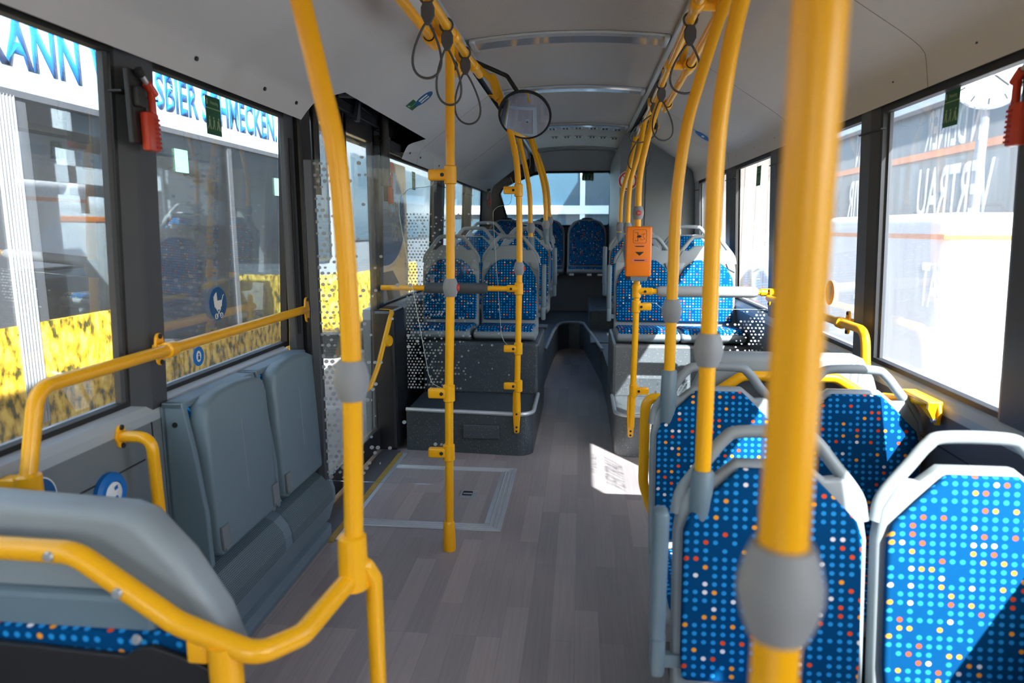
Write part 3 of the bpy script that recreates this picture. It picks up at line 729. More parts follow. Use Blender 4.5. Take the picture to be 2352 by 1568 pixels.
# ------------------------------------------------------------------ seats
def seat_kind(style, label, ped):
    """local frame: z = 0 at the cushion, y = 0 at the backrest foot, facing -y"""
    r = thing('passenger_seat', label, 'seat', (0, 0, 0), 'blue dotted passenger seats')
    k = 0.13                                                     # recline
    e2 = Vector((0, k, 1)).normalized(); o = Vector((0, 0.0, 0))
    hh = 0.56 if style == 'low' else 0.60
    ft = hh-0.075 if style == 'low' else hh-0.165                # top of the fabric
    sh = hh-0.23
    half = [(0.207, -0.09), (0.209, 0.05), (0.209, sh), (0.198, sh+0.07), (0.158, hh-0.092), (0.118, hh-0.097), (0.095, hh-0.078), (0.075, hh-0.062)]
    poly = half+[(-p[0], p[1]) for p in half[::-1]]
    if style == 'bench': 
        half = [(0.25, -0.09), (0.25, hh-0.2), (0.235, hh-0.12), (0.18, hh-0.045), (0.10, hh-0.01)]; poly = half+[(-p[0], p[1]) for p in half[::-1]]
    b = MB(); b.prism(poly, o, X, e2, -0.045, 0.012, 3); b.build('backrest_shell', 'grey_plastic', r, True, off=(0, 0, 0))
    n = X.cross(e2)
    if style == 'low': fh = [(0.188, 0.0), (0.193, 0.06), (0.192, sh+0.01), (0.180, sh+0.045), (0.128, ft-0.055), (0.085, ft-0.012), (0.072, ft)]
    elif style == 'tall': fh = [(0.188, 0.0), (0.193, 0.06), (0.192, ft-0.17), (0.182, ft-0.12), (0.14, ft-0.05), (0.085, ft-0.006), (0.06, ft)]
    else: fh = [(0.215, 0.0), (0.225, 0.06), (0.225, hh-0.21), (0.21, hh-0.14), (0.16, hh-0.07), (0.09, hh-0.03)]
    fp = fh+[(-p[0], p[1]) for p in fh[::-1]]
    b = MB(); b.prism(fp, o+n*0.0, X, e2, 0.022, 0.010, 3); b.build('backrest_cushion', 'fabric', r, True, off=(0, 0, 0))
    if style != 'bench':
        hp_ = [(-0.203, sh+0.04), (-0.19, sh+0.095), (-0.135, hh-0.062), (-0.10, hh-0.018), (-0.065, hh), (0.065, hh), (0.10, hh-0.018), (0.135, hh-0.062), (0.19, sh+0.095), (0.203, sh+0.04)]
        b = MB(); b.tube(smooth_path([o+X*p[0]+e2*p[1]-n*0.02 for p in hp_], 5), 0.0145, 14); b.build('grab_handle', 'grey_plastic', r, off=(0, 0, 0))
    else:
        b = MB(); b.tube(smooth_path([o+X*p[0]+e2*p[1]-n*0.03 for p in [(-0.07, hh-0.03), (-0.05, hh), (0.05, hh), (0.07, hh-0.03)]], 5), 0.012, 10); b.build('grab_handle', 'black', r, off=(0, 0, 0))
    if style == 'tall':
        b = MB(); b.prism([(0.205, sh-0.02), (0.198, sh+0.05), (0.14, ft-0.02), (0.155, ft-0.06)], o+n*0.0, X, e2, 0.012, 0.004); b.build('shell_wing', 'grey_plastic', r, True, off=(0, 0, 0))
        b = MB(); b.prism([(-0.205, sh-0.02), (-0.155, ft-0.06), (-0.14, ft-0.02), (-0.198, sh+0.05)], o+n*0.0, X, e2, 0.012, 0.004); b.build('shell_wing', 'grey_plastic', r, True, off=(0, 0, 0))
    w = 0.208 if style != 'bench' else 0.245
    side = [(0.03, -0.03), (-0.10, -0.01), (-0.30, 0.0), (-0.375, -0.004), (-0.40, -0.02), (-0.395, -0.05), (-0.30, -0.085), (0.0, -0.10), (0.04, -0.09)]
    b = MB(); b.prism([(p[0], p[1]-0.022) for p in side], (-w, 0, 0), Y, Z, 2*w, 0.018, 3); b.build('seat_pan', 'grey_plastic', r, True, off=(0, 0, 0))
    top = [(0.0, -0.03), (-0.05, -0.018), (-0.30, 0.0), (-0.365, 0.0), (-0.385, -0.018), (-0.383, -0.035), (0.0, -0.05)]
    b = MB(); b.prism(top, (-w+0.018, 0, 0), Y, Z, 2*w-0.036, 0.009, 2); b.build('seat_cushion', 'fabric', r, True, off=(0, 0, 0))
    if ped:
        b = MB(); b.box((-0.05, -0.22, -ped), (0.05, -0.10, -0.10), 0.01).box((-0.16, -0.26, -ped), (0.16, -0.06, -ped+0.02), 0.006); b.build('pedestal', 'panel_dark', r, off=(0, 0, 0))
    return r
def armrest(seat, sx=-1):
    b = MB(); b.box((sx*0.262, -0.02, 0.09), (sx*0.228, 0.03, 0.40), 0.012, 3); o = b.build('armrest', 'bluegrey', seat, True, off=(0, 0, 0))
    c = MB(); c.box((sx*0.258, -0.015, 0.0), (sx*0.226, 0.035, 0.11), 0.01).box((sx*0.25, -0.0, 0.02), (sx*0.18, 0.02, 0.05)); c.build('hinge', 'bluegrey', o, True, off=(0, 0, 0))
near = seat_kind('low', 'nearest aisle side seat, blue dotted, behind the blurred yellow pole', 0.345)
near.location = (0.43, 1.44, 0.345)
copy_tree(near, (0.865, 1.44, 0.345), 'nearest window side seat at the lower right, brightly sunlit')
copy_tree(near, (0.445, 2.13, 0.355), 'aisle side seat of the second right pair, a yellow pole on its shoulder')
copy_tree(near, (0.866, 2.13, 0.355), 'window side seat of the second right pair, before the yellow wall bracket')
armrest(near)
ta = seat_kind('tall', 'tall backed aisle seat on the dark left podium', 0.0); ta.location = (-0.505, 4.88, 0.70)
copy_tree(ta, (-0.94, 4.88, 0.70), 'tall backed window seat on the dark left podium, seen through dotted glass')
copy_tree(ta, (0.868, 4.86, 0.70), 'tall backed sunlit window seat on the right podium')
rs = copy_tree(ta, (0.448, 4.86, 0.70), 'tall backed aisle seat on the right podium behind the orange ticket machine')
armrest(ta, 1); armrest(rs, -1)
lo = seat_kind('low', 'aisle seat of the second left row on the rear platform', 0.40); lo.location = (-0.455, 5.62, 0.80)
lc = copy_tree(lo, (-0.89, 5.62, 0.80), 'window seat of the second left row, its top over the podium seats')
ld = copy_tree(lo, (-0.455, 6.38, 0.85), 'aisle seat of the third left row, seen edge on')
copy_tree(lo, (-0.89, 6.38, 0.85), 'window seat of the third left row, by the dark corner post')
copy_tree(lo, (0.866, 5.62, 0.81), 'sunlit window seat before the grey rear tower')
le = copy_tree(lo, (0.44, 5.62, 0.81), 'aisle seat before the grey rear tower, left of the ticket machine')
armrest(lo, 1); armrest(le, -1)
be = seat_kind('bench', 'centre seat of the last row below the rear window', 0.0); be.location = (0.075, 8.92, 0.885)
copy_tree(be, (-0.46, 8.92, 0.885), 'last row seat left of the centre one, half hidden by poles')
copy_tree(be, (-0.97, 8.92, 0.885), 'last row seat in the left rear corner')
for xk, lab in ((-0.30, 'leftmost'), (-0.11, 'second'), (0.11, 'third'), (0.24, 'rightmost')):
    b = MB(); b.box((xk-0.03, 8.50, 0.775), (xk+0.03, 8.74, 0.80), 0.004)
    tag(b.build('seat_bracket', 'steel'), lab+' of four small steel brackets under the front edge of the last seat row', 'bracket', 'steel brackets under the last seat row')

# ------------------------------------------------------------------ poles
def ball(b, c, r=0.031, hgt=0.036):
    b.lathe([(0.0175, -hgt), (0.022, -hgt), (r*0.88, -hgt*0.6), (r, -hgt*0.15), (r, hgt*0.15), (r*0.88, hgt*0.6), (0.022, hgt), (0.0175, hgt)], c)
def pole(name, label, pts, ballz=None, socket=None, button=None, r=0.0175, ball_r=0.031, group='yellow grab poles'):
    pts = [Vector(p) for p in pts]
    o = thing(name, label, 'grab pole', pts[0], group)
    MB().tube(smooth_path(pts, 8) if len(pts) > 2 else pts, r).build('tube', 'yellow', o)
    if ballz:
        c = ballz if not isinstance(ballz, (int, float)) else (pts[0].x, pts[0].y, ballz)
        b = MB(); ball(b, c, ball_r, ball_r*1.16); j = b.build('joint_ball', 'grey_ball', o)
        if button:
            d = Vector(button).normalized()
            q = MB(); q.lathe([(0.0, 0.005), (0.012, 0.004), (0.015, 0.0), (0.015, -0.01)], Vector(c)+d*ball_r, d, 20); s_ = q.build('stop_button', 'stop_red', j, off=o.location)
            if d.y < -0.9:
                q = MB(); q.text('STOP', Vector(c)+d*(ball_r+0.0055)-Z*0.003, X, Z, 0.009, 0.7, 0.0, 0.0005); q.build('lettering', 'white_print', j, off=o.location)
    if socket:
        z0, z1 = socket
        MB().lathe([(0.0, z0), (0.022, z0), (0.026, (z0+z1)/2), (0.024, z1-0.004), (0.021, z1), (0.0, z1)], (pts[0].x, pts[0].y, 0)).build('seat_socket', 'bluegrey', o)
    return o
def clamp(o, x, y, z, dx, r=0.0175, ln=0.085, scale=1.0):
    """sleeve with a flat lug that grips the glass"""
    s = 1 if dx > 0 else -1
    b = MB(); b.lathe([(r+0.001, -0.036), (r+0.007, -0.032), (r+0.007, 0.032), (r+0.001, 0.036)], (x, y, z))
    b.box((x+s*0.004, y-0.021, z-0.021), (x+s*ln, y+0.009, z+0.021), 0.008, 3)
    c = b.build('clamp', 'yellow', o, True)
    q = MB(); q.lathe([(0.0, 0.004), (0.0075, 0.004), (0.0085, 0.0)], (x+s*0.028, y-0.021, z), (0, -1, 0), 6); q.build('screw', 'black', c, off=o.location)
p1 = pole('grab_pole', 'blurred thick yellow pole nearest the camera with a large grey ball', [(0.152, 0.49, 0.30), (0.152, 0.49, 1.0), (0.152, 0.49, 2.22)], (0.152, 0.49, 1.085), None, None, 0.0178)
MB().lathe([(0, 0), (0.04, 0), (0.04, 0.01), (0.024, 0.02), (0.022, 0.31), (0, 0.31)], (0.152, 0.49, 0.0)).build('floor_foot', 'bluegrey', p1)
p2 = pole('grab_pole', 'yellow pole rising from the nearest aisle seat shoulder', [(0.278, 1.49, 0.78), (0.277, 1.49, 1.2), (0.275, 1.49, 1.48), (0.285, 1.49, 1.64), (0.31, 1.49, 1.80), (0.36, 1.49, 1.95), (0.42, 1.49, 2.09)], (0.278, 1.49, 1.092), (0.64, 0.82))
p3 = pole('grab_pole', 'yellow pole rising from the second right aisle seat', [(0.288, 2.18, 0.86), (0.288, 2.18, 1.2), (0.29, 2.18, 1.44), (0.31, 2.18, 1.64), (0.34, 2.18, 1.77), (0.385, 2.18, 1.93), (0.43, 2.18, 2.07)], (0.288, 2.18, 1.095), (0.70, 0.905))
p4 = pole('grab_pole', 'yellow pole carrying the orange ticket machine', [(0.312, 3.93, 0.20), (0.32, 3.93, 0.9), (0.315, 3.93, 1.40), (0.32, 3.93, 1.65), (0.365, 3.93, 1.88), (0.42, 3.93, 2.06)], (0.315, 3.93, 1.437), None, (0.05, -1, -0.05))
for z in (0.912, 0.42): clamp(p4, 0.319, 3.93, z, 1)
b = MB(); b.prism([(-0.021, 0.11), (0.021, 0.11), (0.024, 0.0), (0.016, -0.135), (0.010, -0.145), (-0.010, -0.145), (-0.016, -0.135), (-0.024, 0.0)], (0.308, 3.95, 0.28), X, Z, 0.024, 0.007, 3)
bk = b.build('foot_bracket', 'yellow', p4, True)
b = MB()
for z in (0.265, 0.175, 0.15): b.lathe([(0.0, 0.004), (0.006, 0.004), (0.007, 0.0)], (0.308, 3.926, z), (0, -1, 0), 6)
b.build('screw', 'black', bk, off=p4.location)
p5 = pole('grab_pole', 'second of the three bunched yellow poles on the right podium', [(0.325, 4.93, 1.24), (0.325, 4.93, 1.38), (0.335, 4.93, 1.66), (0.385, 4.93, 1.86), (0.42, 4.93, 2.07)], (0.325, 4.93, 1.355), (1.10, 1.31))
p6 = pole('grab_pole', 'far right yellow pole before the rear tower', [(0.31, 5.70, 1.28), (0.315, 5.70, 1.40), (0.325, 5.70, 1.63), (0.375, 5.70, 1.83), (0.42, 5.70, 2.07)], (0.312, 5.70, 1.365), (1.12, 1.32))
l0 = pole('grab_pole', 'bent yellow pole in the left foreground with a grey ball', [(-0.412, 1.15, 0.70), (-0.405, 1.15, 0.9), (-0.400, 1.15, 1.12), (-0.402, 1.15, 1.29), (-0.412, 1.15, 1.47), (-0.437, 1.15, 1.60), (-0.462, 1.15, 1.72), (-0.50, 1.15, 1.90), (-0.53, 1.15, 2.07)], (-0.401, 1.15, 1.085))
MB().lathe([(0.0, 0), (0.028, 0.0), (0.026, 0.10), (0.019, 0.105), (0, 0.105)], (-0.412, 1.15, 0.69)).build('sleeve', 'yellow', l0)
l1 = pole('grab_pole', 'straight yellow pole standing on the floor by the ramp', [(-0.535, 2.69, 0.11), (-0.528, 2.69, 0.7), (-0.515, 2.69, 1.2), (-0.505, 2.69, 2.07)], (-0.516, 2.69, 1.118), None, (1, 0, 0))
MB().lathe([(0.0, 0), (0.027, 0.0), (0.028, 0.02), (0.024, 0.12), (0.019, 0.13), (0, 0.13)], (-0.537, 2.69, 0)).build('floor_foot', 'yellow', l1)
for x, z in ((-0.511, 1.556), (-0.529, 0.685), (-0.533, 0.432)): clamp(l1, x, 2.69, z, -1)
l2 = pole('grab_pole', 'yellow pole at the front edge of the left podium', [(-0.363, 3.91, 0.28), (-0.352, 3.91, 0.9), (-0.348, 3.91, 1.25), (-0.355, 3.91, 1.58), (-0.38, 3.91, 1.80), (-0.45, 3.91, 2.03), (-0.47, 3.91, 2.10)], (-0.35, 3.91, 1.125), None, (1, 0, 0))
for z in (1.563, 0.66, 0.437): clamp(l2, -0.354, 3.91, z, -1)
b = MB(); b.prism([(-0.021, 0.11), (0.021, 0.11), (0.024, 0.0), (0.016, -0.135), (0.010, -0.145), (-0.010, -0.145), (-0.016, -0.135), (-0.024, 0.0)], (-0.364, 3.93, 0.29), X, Z, 0.024, 0.007, 3)
bk = b.build('foot_bracket', 'yellow', l2, True)
b = MB()
for z in (0.265, 0.185, 0.16): b.lathe([(0.0, 0.004), (0.006, 0.004), (0.007, 0.0)], (-0.364, 3.906, z), (0, -1, 0), 6)
b.build('screw', 'black', bk, off=l2.location)
pole('grab_pole', 'yellow pole on the left podium aisle seat, thicker of the far bunch', [(-0.36, 5.0, 1.25), (-0.365, 5.0, 1.36), (-0.378, 5.0, 1.64), (-0.44, 5.0, 1.94), (-0.48, 5.0, 2.10)], (-0.363, 5.0, 1.355), (1.10, 1.29))
pole('grab_pole', 'slim far yellow pole on the second left row seat', [(-0.288, 5.70, 1.33), (-0.29, 5.70, 1.38), (-0.31, 5.70, 1.68), (-0.395, 5.70, 1.98), (-0.44, 5.70, 2.12)], (-0.29, 5.70, 1.38), (1.14, 1.35))
pole('grab_pole', 'farthest left yellow pole on the third left row seat', [(-0.29, 6.45, 1.35), (-0.292, 6.45, 1.42), (-0.318, 6.45, 1.73), (-0.39, 6.45, 1.97), (-0.44, 6.45, 2.07)], (-0.291, 6.45, 1.425), (1.18, 1.39))

# ceiling rails with their holders
def holder(rail, x, y, z, s):
    """yellow holder that ties the rail to the ceiling slot and ends in a capped stub"""
    b = MB(); b.lathe([(0.020, -0.04), (0.024, -0.035), (0.024, 0.035), (0.020, 0.04)], (x, y, z), Y)
    xo = x+s*0.085
    b.tube([(x, y, z), (xo, y+0.005, z-0.005)], 0.02, 12)
    b.lathe([(0.024, -0.055), (0.029, -0.05), (0.029, 0.05), (0.024, 0.055)], (xo, y, z-0.008), Y)
    b.tube([(x+s*0.05, y, z), (-0.645 if s < 0 else 0.475, y, 2.285)], 0.016, 10)
    h_ = b.build('rail_holder', 'yellow', rail)
    q = MB(); q.lathe([(0.0, -0.001), (0.022, 0.0), (0.022, 0.006)], (xo, y-0.058, z-0.008), Y); q.build('end_cap', 'black', h_, off=rail.location)
rl = thing('ceiling_grab_rail', 'yellow ceiling rail on the left with two holders and hanging straps', 'grab rail', (-0.50, 1.0, 2.08))
MB().tube([(-0.50, -1.5, 2.08), (-0.50, 3.42, 2.08)], 0.0175).lathe([(0.0175, 0), (0.012, 0.012), (0, 0.017)], (-0.50, 3.42, 2.08), Y).build('tube', 'yellow', rl)
MB().tube([(-0.585, -1.5, 2.072), (-0.585, 2.75, 2.072)], 0.0175).build('outer_tube', 'yellow', rl)
for y in (2.75, 3.24, 1.2): holder(rl, -0.50, y, 2.08, -1)
rr_ = thing('ceiling_grab_rail', 'yellow ceiling rail on the right with a row of holders', 'grab rail', (0.40, 1.0, 2.08))
RX = lambda y: 0.372+0.022*(y-2.6)
MB().tube([(RX(-1.5), -1.5, 2.08), (RX(5.75), 5.75, 2.08)], 0.0175).lathe([(0.0175, 0), (0.012, 0.012), (0, 0.017)], (RX(5.75), 5.75, 2.08), Y).build('tube', 'yellow', rr_)
MB().tube([(RX(-1.5)+0.085, -1.5, 2.072), (RX(4.45)+0.085, 4.45, 2.072)], 0.0175).build('outer_tube', 'yellow', rr_)
for y in (1.49, 2.45, 3.30, 4.3, 5.2): holder(rr_, RX(y), y, 2.08, 1)
def top_knuckle(x, y, z, label, s):
    o = thing('ceiling_pole_holder', label, 'pole holder', (x, y, z), 'yellow pole holders under the ceiling')
    MB().lathe([(0.021, -0.05), (0.026, -0.04), (0.026, 0.05), (0.018, 0.09), (0, 0.1)], (x, y, z), Vector((s*0.35, 0.15, 1))).tube([(x, y, z+0.03), (-0.645 if s < 0 else 0.475, y, 2.285)], 0.017, 12).build('sleeve', 'yellow', o)
    MB().box(((-0.665 if s < 0 else 0.455), y-0.05, 2.268), ((-0.625 if s < 0 else 0.495), y+0.05, 2.28), 0.003).build('base_plate', 'yellow', o)
top_knuckle(-0.475, 3.91, 2.10, 'yellow pole holder left beside the round mirror', -1)
top_knuckle(-0.485, 5.0, 2.12, 'yellow pole holder behind the round mirror', -1)
top_knuckle(-0.44, 5.70, 2.13, 'yellow pole holder of the slim far left pole', -1)
top_knuckle(-0.445, 6.45, 2.10, 'farthest yellow pole holder on the left', -1)

# hanging strap loops
def strap(x, y, z, dx, dy, drop, w, label, wax=(1, 0.25, 0), r=0.0042):
    o = thing('hanging_strap', label, 'strap', (x, y, z), 'grey strap loops on the ceiling rails')
    b = MB(); b.loop([(x+0.0235*math.cos(t*PI/8), y, z+0.0235*math.sin(t*PI/8)) for t in range(16)], 0.004, 8); b.build('rail_ring', 'cord', o)
    b = MB(); b.prism([(-0.014, 0), (0.014, 0), (0.022, -0.018), (0.022, -0.042), (0.008, -0.07), (-0.008, -0.07), (-0.022, -0.042), (-0.022, -0.018)], (x, y+0.008, z-0.018), Vector(wax), Z, 0.014, 0.004); b.build('clip', 'cord', o)
    top = Vector((x, y, z-0.08)); bot = Vector((x+dx, y+dy, z-0.08-drop)); wa = Vector(wax).normalized(); pts = []
    for k in range(40):
        t = 2*PI*k/40; f = (1-math.cos(t))/2
        wid = w/2*math.sin(t)*(0.35+0.75*f)*1.15
        pts.append(top+(bot-top)*f+wa*wid)
    b = MB(); b.loop(pts, r, 8); b.build('loop', 'cord', o)
strap(-0.50, 2.28, 2.08, -0.005, 0.0, 0.17, 0.10, 'first strap loop on the left ceiling rail, cut by the frame')
strap(-0.50, 2.60, 2.08, 0.0, 0.05, 0.19, 0.10, 'middle strap loop of the left ceiling rail')
strap(-0.50, 3.00, 2.08, 0.005, 0.06, 0.20, 0.12, 'strap loop over the straight pole on the left ceiling rail')
strap(-0.475, 5.35, 2.12, 0.02, 0.10, 0.25, 0.13, 'lone strap loop below the round mirror at the far left')
strap(RX(2.62), 2.62, 2.08, -0.01, 0.0, 0.17, 0.13, 'largest strap loop on the right, nearest the camera')
strap(RX(3.72), 3.72, 2.08, 0.02, 0.0, 0.20, 0.12, 'strap loop before the orange machine on the right rail')
strap(RX(4.15), 4.15, 2.08, -0.08, 0.06, 0.15, 0.16, 'strap loop swung towards the aisle on the right rail')
strap(RX(4.95), 4.95, 2.08, -0.04, 0.05, 0.25, 0.17, 'far strap loop hanging in front of the bunched right poles')

# ------------------------------------------------------------------ glass screens at the door and on the podiums
def m_dotted(name, xa, xb, step, seed, zlo=-9.0, zhi=9.0, power=2.0, floor_=0.03, gain=1.0):
    """clear glass with white printed dots that thin out from xa to xb (local x)"""
    k = N(name); o = k.obj(); sp = k.n('ShaderNodeSeparateXYZ'); k.l(o, sp.inputs[0])
    vv = k.math('ADD', k.math('DIVIDE', sp.outputs[2], step*0.88), 500.0)
    odd = k.math('MULTIPLY', k.math('MODULO', k.math('FLOOR', vv), 2.0), 0.5)
    uu = k.math('ADD', k.math('ADD', k.math('DIVIDE', sp.outputs[0], step), 500.0), odd)
    fu = k.math('SUBTRACT', k.math('FRACT', uu), 0.5); fv = k.math('SUBTRACT', k.math('FRACT', vv), 0.5)
    d = k.math('SQRT', k.math('ADD', k.math('MULTIPLY', fu, fu), k.math('MULTIPLY', fv, fv)))
    cb = k.n('ShaderNodeCombineXYZ'); k.l(k.math('FLOOR', uu), cb.inputs[0]); k.l(k.math('FLOOR', vv), cb.inputs[1]); cb.inputs[2].default_value = seed
    wn = k.n('ShaderNodeTexWhiteNoise'); k.l(cb.outputs[0], wn.inputs['Vector'])
    sc = k.n('ShaderNodeSeparateColor'); k.l(wn.outputs['Color'], sc.inputs[0])
    mr = k.n('ShaderNodeMapRange'); mr.inputs['From Min'].default_value = xb; mr.inputs['From Max'].default_value = xa; k.l(sp.outputs[0], mr.inputs['Value'])
    den = k.math('MULTIPLY_ADD', k.math('POWER', mr.outputs[0], power), gain, floor_)
    rad = k.math('MULTIPLY_ADD', sc.outputs[0], 0.14, 0.20)
    f = k.math('MULTIPLY', k.math('LESS_THAN', d, rad), k.math('LESS_THAN', sc.outputs[1], den))
    f = k.math('MULTIPLY', f, k.math('GREATER_THAN', sp.outputs[2], zlo)); f = k.math('MULTIPLY', f, k.math('LESS_THAN', sp.outputs[2], zhi))
    f = k.math('MULTIPLY', f, 0.8)
    tr = k.n('ShaderNodeBsdfTransparent'); tr.inputs[0].default_value = (0.95, 0.975, 0.98, 1)
    gl = k.n('ShaderNodeBsdfGlossy'); gl.inputs['Roughness'].default_value = 0.01
    fr = k.n('ShaderNodeFresnel'); fr.inputs[0].default_value = 1.45
    m1 = k.n('ShaderNodeMixShader'); k.l(k.math('MULTIPLY', fr.outputs[0], 0.45), m1.inputs[0]); k.l(tr.outputs[0], m1.inputs[1]); k.l(gl.outputs[0], m1.inputs[2])
    df = k.n('ShaderNodeBsdfDiffuse'); df.inputs[0].default_value = rgb(196, 200, 204)
    tl = k.n('ShaderNodeBsdfTranslucent'); tl.inputs[0].default_value = rgb(196, 200, 204)
    m2 = k.n('ShaderNodeMixShader'); m2.inputs[0].default_value = 0.35; k.l(df.outputs[0], m2.inputs[1]); k.l(tl.outputs[0], m2.inputs[2])
    m3 = k.n('ShaderNodeMixShader'); k.l(f, m3.inputs[0]); k.l(m1.outputs[0], m3.inputs[1]); k.l(m2.outputs[0], m3.inputs[2]); k.l(m3.outputs[0], k.out.inputs[0])
    return k.m
M['screen_door'] = m_dotted('dotted_door_screen', -0.27, 0.16, 0.026, 3.0, power=3.0, floor_=0.03, gain=0.9)
M['screen_left'] = m_dotted('dotted_left_screen', -0.33, 0.20, 0.020, 5.0, zhi=1.02, power=2.0, floor_=0.02, gain=1.1)
M['screen_right'] = m_dotted('dotted_right_screen', 0.42, -0.02, 0.021, 8.0, power=1.5, floor_=0.0, gain=1.1)
s1 = thing('glass_screen', 'clear glass screen with white dots between the door post and straight pole', 'glass screen', (-0.8, 2.70, 0.29))
g1 = [(-1.075, 0.285), (-0.60, 0.285), (-0.56, 0.31), (-0.555, 0.70), (-0.60, 0.72), (-0.615, 0.76), (-0.72, 1.40), (-0.72, 1.47), (-0.68, 1.505), (-0.58, 1.515), (-0.575, 1.62), (-0.60, 1.648), (-1.075, 1.62)]
MB().prism(g1, (0, 2.703, 0), X, Z, 0.006, 0.001).build('pane', 'screen_door', s1)
k = N('glass_edge'); k.bsdf((0.45, 0.6, 0.58, 1), 0.2); M['glass_edge'] = k.m
MB().tube(arc([(p[0], 2.70, p[1]) for p in g1[3:12]], 0.03, 4), 0.0013, 6).build('polished_edge', 'glass_edge', s1)
MB().box((-1.10, 2.685, 0.28), (-1.065, 2.72, 1.62), 0.004).build('edge_profile', 'pillar', s1)
s2 = thing('glass_screen', 'clear glass screen with dots in front of the left podium seats', 'glass screen', (-0.7, 3.92, 0.42))
g2 = [(-1.02, 0.40), (-0.42, 0.40), (-0.40, 0.42), (-0.40, 0.66), (-0.44, 0.70), (-0.455, 0.74), (-0.50, 1.40), (-0.50, 1.45), (-0.47, 1.475), (-0.40, 1.485), (-0.385, 1.60), (-0.40, 1.635), (-1.02, 1.61)]
MB().prism(g2, (0, 3.923, 0), X, Z, 0.006, 0.001).build('pane', 'screen_left', s2)
MB().tube(arc([(p[0], 3.92, p[1]) for p in g2[3:12]], 0.03, 4), 0.0013, 6).build('polished_edge', 'glass_edge', s2)
s3 = thing('glass_screen', 'low glass screen with dots before the right podium seats', 'glass screen', (0.7, 3.95, 0.36))
g3 = [(0.35, 0.36), (1.04, 0.36), (1.04, 0.90), (0.50, 0.90), (0.46, 0.905), (0.43, 0.93), (0.36, 0.935), (0.35, 0.92)]
MB().prism(g3, (0, 3.953, 0), X, Z, 0.006, 0.001).build('pane', 'screen_right', s3)
MB().tube(arc([(p[0], 3.95, p[1]) for p in g3[2:8]], 0.02, 4), 0.0014, 6).build('polished_edge', 'glass_edge', s3)

# padded rails at the podiums
def padded(y, z, x0, x1, xp0, xp1, mat, label):
    o = thing('padded_rail', label, 'padded rail', ((x0+x1)/2, y, z), 'padded leaning rails at the podiums')
    MB().tube([(x0, y, z), (x1, y, z)], 0.0155).build('tube', 'yellow', o)
    d = abs(xp1-xp0); MB().lathe([(0.016, 0), (0.024, 0.004), (0.030, 0.02), (0.031, 0.05), (0.031, d-0.05), (0.030, d-0.02), (0.024, d-0.004), (0.016, d)], (min(xp0, xp1), y, z), X).build('foam_sleeve', mat, o)
    return o
q = padded(3.90, 1.01, -1.16, -0.352, -0.90, -0.53, 'charcoal', 'charcoal padded rail across the left podium front')
b = MB(); b.lathe([(0.0185, -0.036), (0.025, -0.032), (0.025, 0.032), (0.0185, 0.036)], (-0.352, 3.91, 1.01)).lathe([(0.02, 0), (0.021, 0.055), (0.0165, 0.06)], (-0.362, 3.905, 1.01), (-1, 0, 0)); b.build('clamp', 'yellow', q)
MB().lathe([(0.0, 0.004), (0.0075, 0.004), (0.0085, 0.0)], (-0.395, 3.884, 1.01), (0, -1, 0), 6).build('screw', 'black', q)
q = padded(3.92, 1.00, 0.325, 1.05, 0.43, 0.985, 'pad_grey', 'pale grey padded rail across the right podium front')
b = MB(); b.lathe([(0.0185, -0.04), (0.025, -0.034), (0.025, 0.034), (0.0185, 0.04)], (0.319, 3.93, 1.0)).lathe([(0.02, 0), (0.021, 0.075), (0.0165, 0.08)], (0.33, 3.925, 1.0), (1, 0, 0)); b.build('clamp', 'yellow', q)
MB().lathe([(0.0, 0.004), (0.0075, 0.004), (0.0085, 0.0)], (0.365, 3.904, 1.0), (0, -1, 0), 6).build('screw', 'black', q)
MB().tube(arc([(1.0, 3.92, 1.0), (1.04, 3.92, 1.0), (1.065, 3.94, 1.0), (1.085, 3.95, 1.0)], 0.02), 0.021, 14).build('elbow', 'yellow', q)

# ticket machine
tk = thing('ticket_machine', 'orange ticket validator on a yellow pole', 'ticket machine', (0.32, 3.88, 1.09))
MB().box((0.247, 3.835, 1.088), (0.387, 3.90, 1.362), 0.010, 3).build('housing', 'orange', tk, True)
MB().prism([(-0.045, 0.02), (0.06, 0.02), (0.05, -0.018), (-0.035, -0.018)], (0.315, 3.90, 1.08), X, Z, 0.055, 0.004).build('bottom_tray', 'bluegrey', tk)
MB().box((0.252, 3.85, 1.07), (0.275, 3.895, 1.089), 0.003).build('tray_corner', 'black', tk)
MB().box((0.36, 3.85, 1.07), (0.38, 3.895, 1.089), 0.003).build('tray_corner', 'black', tk)
yf = 3.8345
b = MB(); o_ = rrect(0.073, 0.073, 0.008); i_ = rrect(0.0705, 0.0705, 0.007)
b.prism(o_, (0.321, yf, 1.308), X, Z, 0.0006, 0, 2, [i_[::-1]])
b.prism([(-0.028, 0.022), (-0.010, 0.022), (-0.010, 0.0), (-0.012, 0.0), (-0.012, 0.020), (-0.028, 0.020)], (0.321, yf, 1.308), X, Z, 0.0006)
b.prism([(-0.028, -0.025), (-0.010, -0.025), (-0.010, -0.008), (-0.012, -0.008), (-0.012, -0.023), (-0.028, -0.023)], (0.321, yf, 1.308), X, Z, 0.0006)
b.prism([(-0.018, -0.003), (-0.004, 0.008), (0.004, 0.004), (0.010, 0.003), (0.006, -0.004), (-0.004, -0.007), (-0.014, -0.005)], (0.321, yf, 1.308), X, Z, 0.0006)
for p, q_ in (((0.006, 0.010), (0.028, 0.016)), ((0.022, 0.014), (0.016, -0.002)), ((0.016, -0.002), (0.028, -0.013)), ((0.028, -0.013), (0.010, -0.020)), ((0.0, -0.010), (0.012, -0.020))):
    b.tube([(0.321+p[0], yf, 1.308+p[1]), (0.321+q_[0], yf, 1.308+q_[1])], 0.0008, 5)
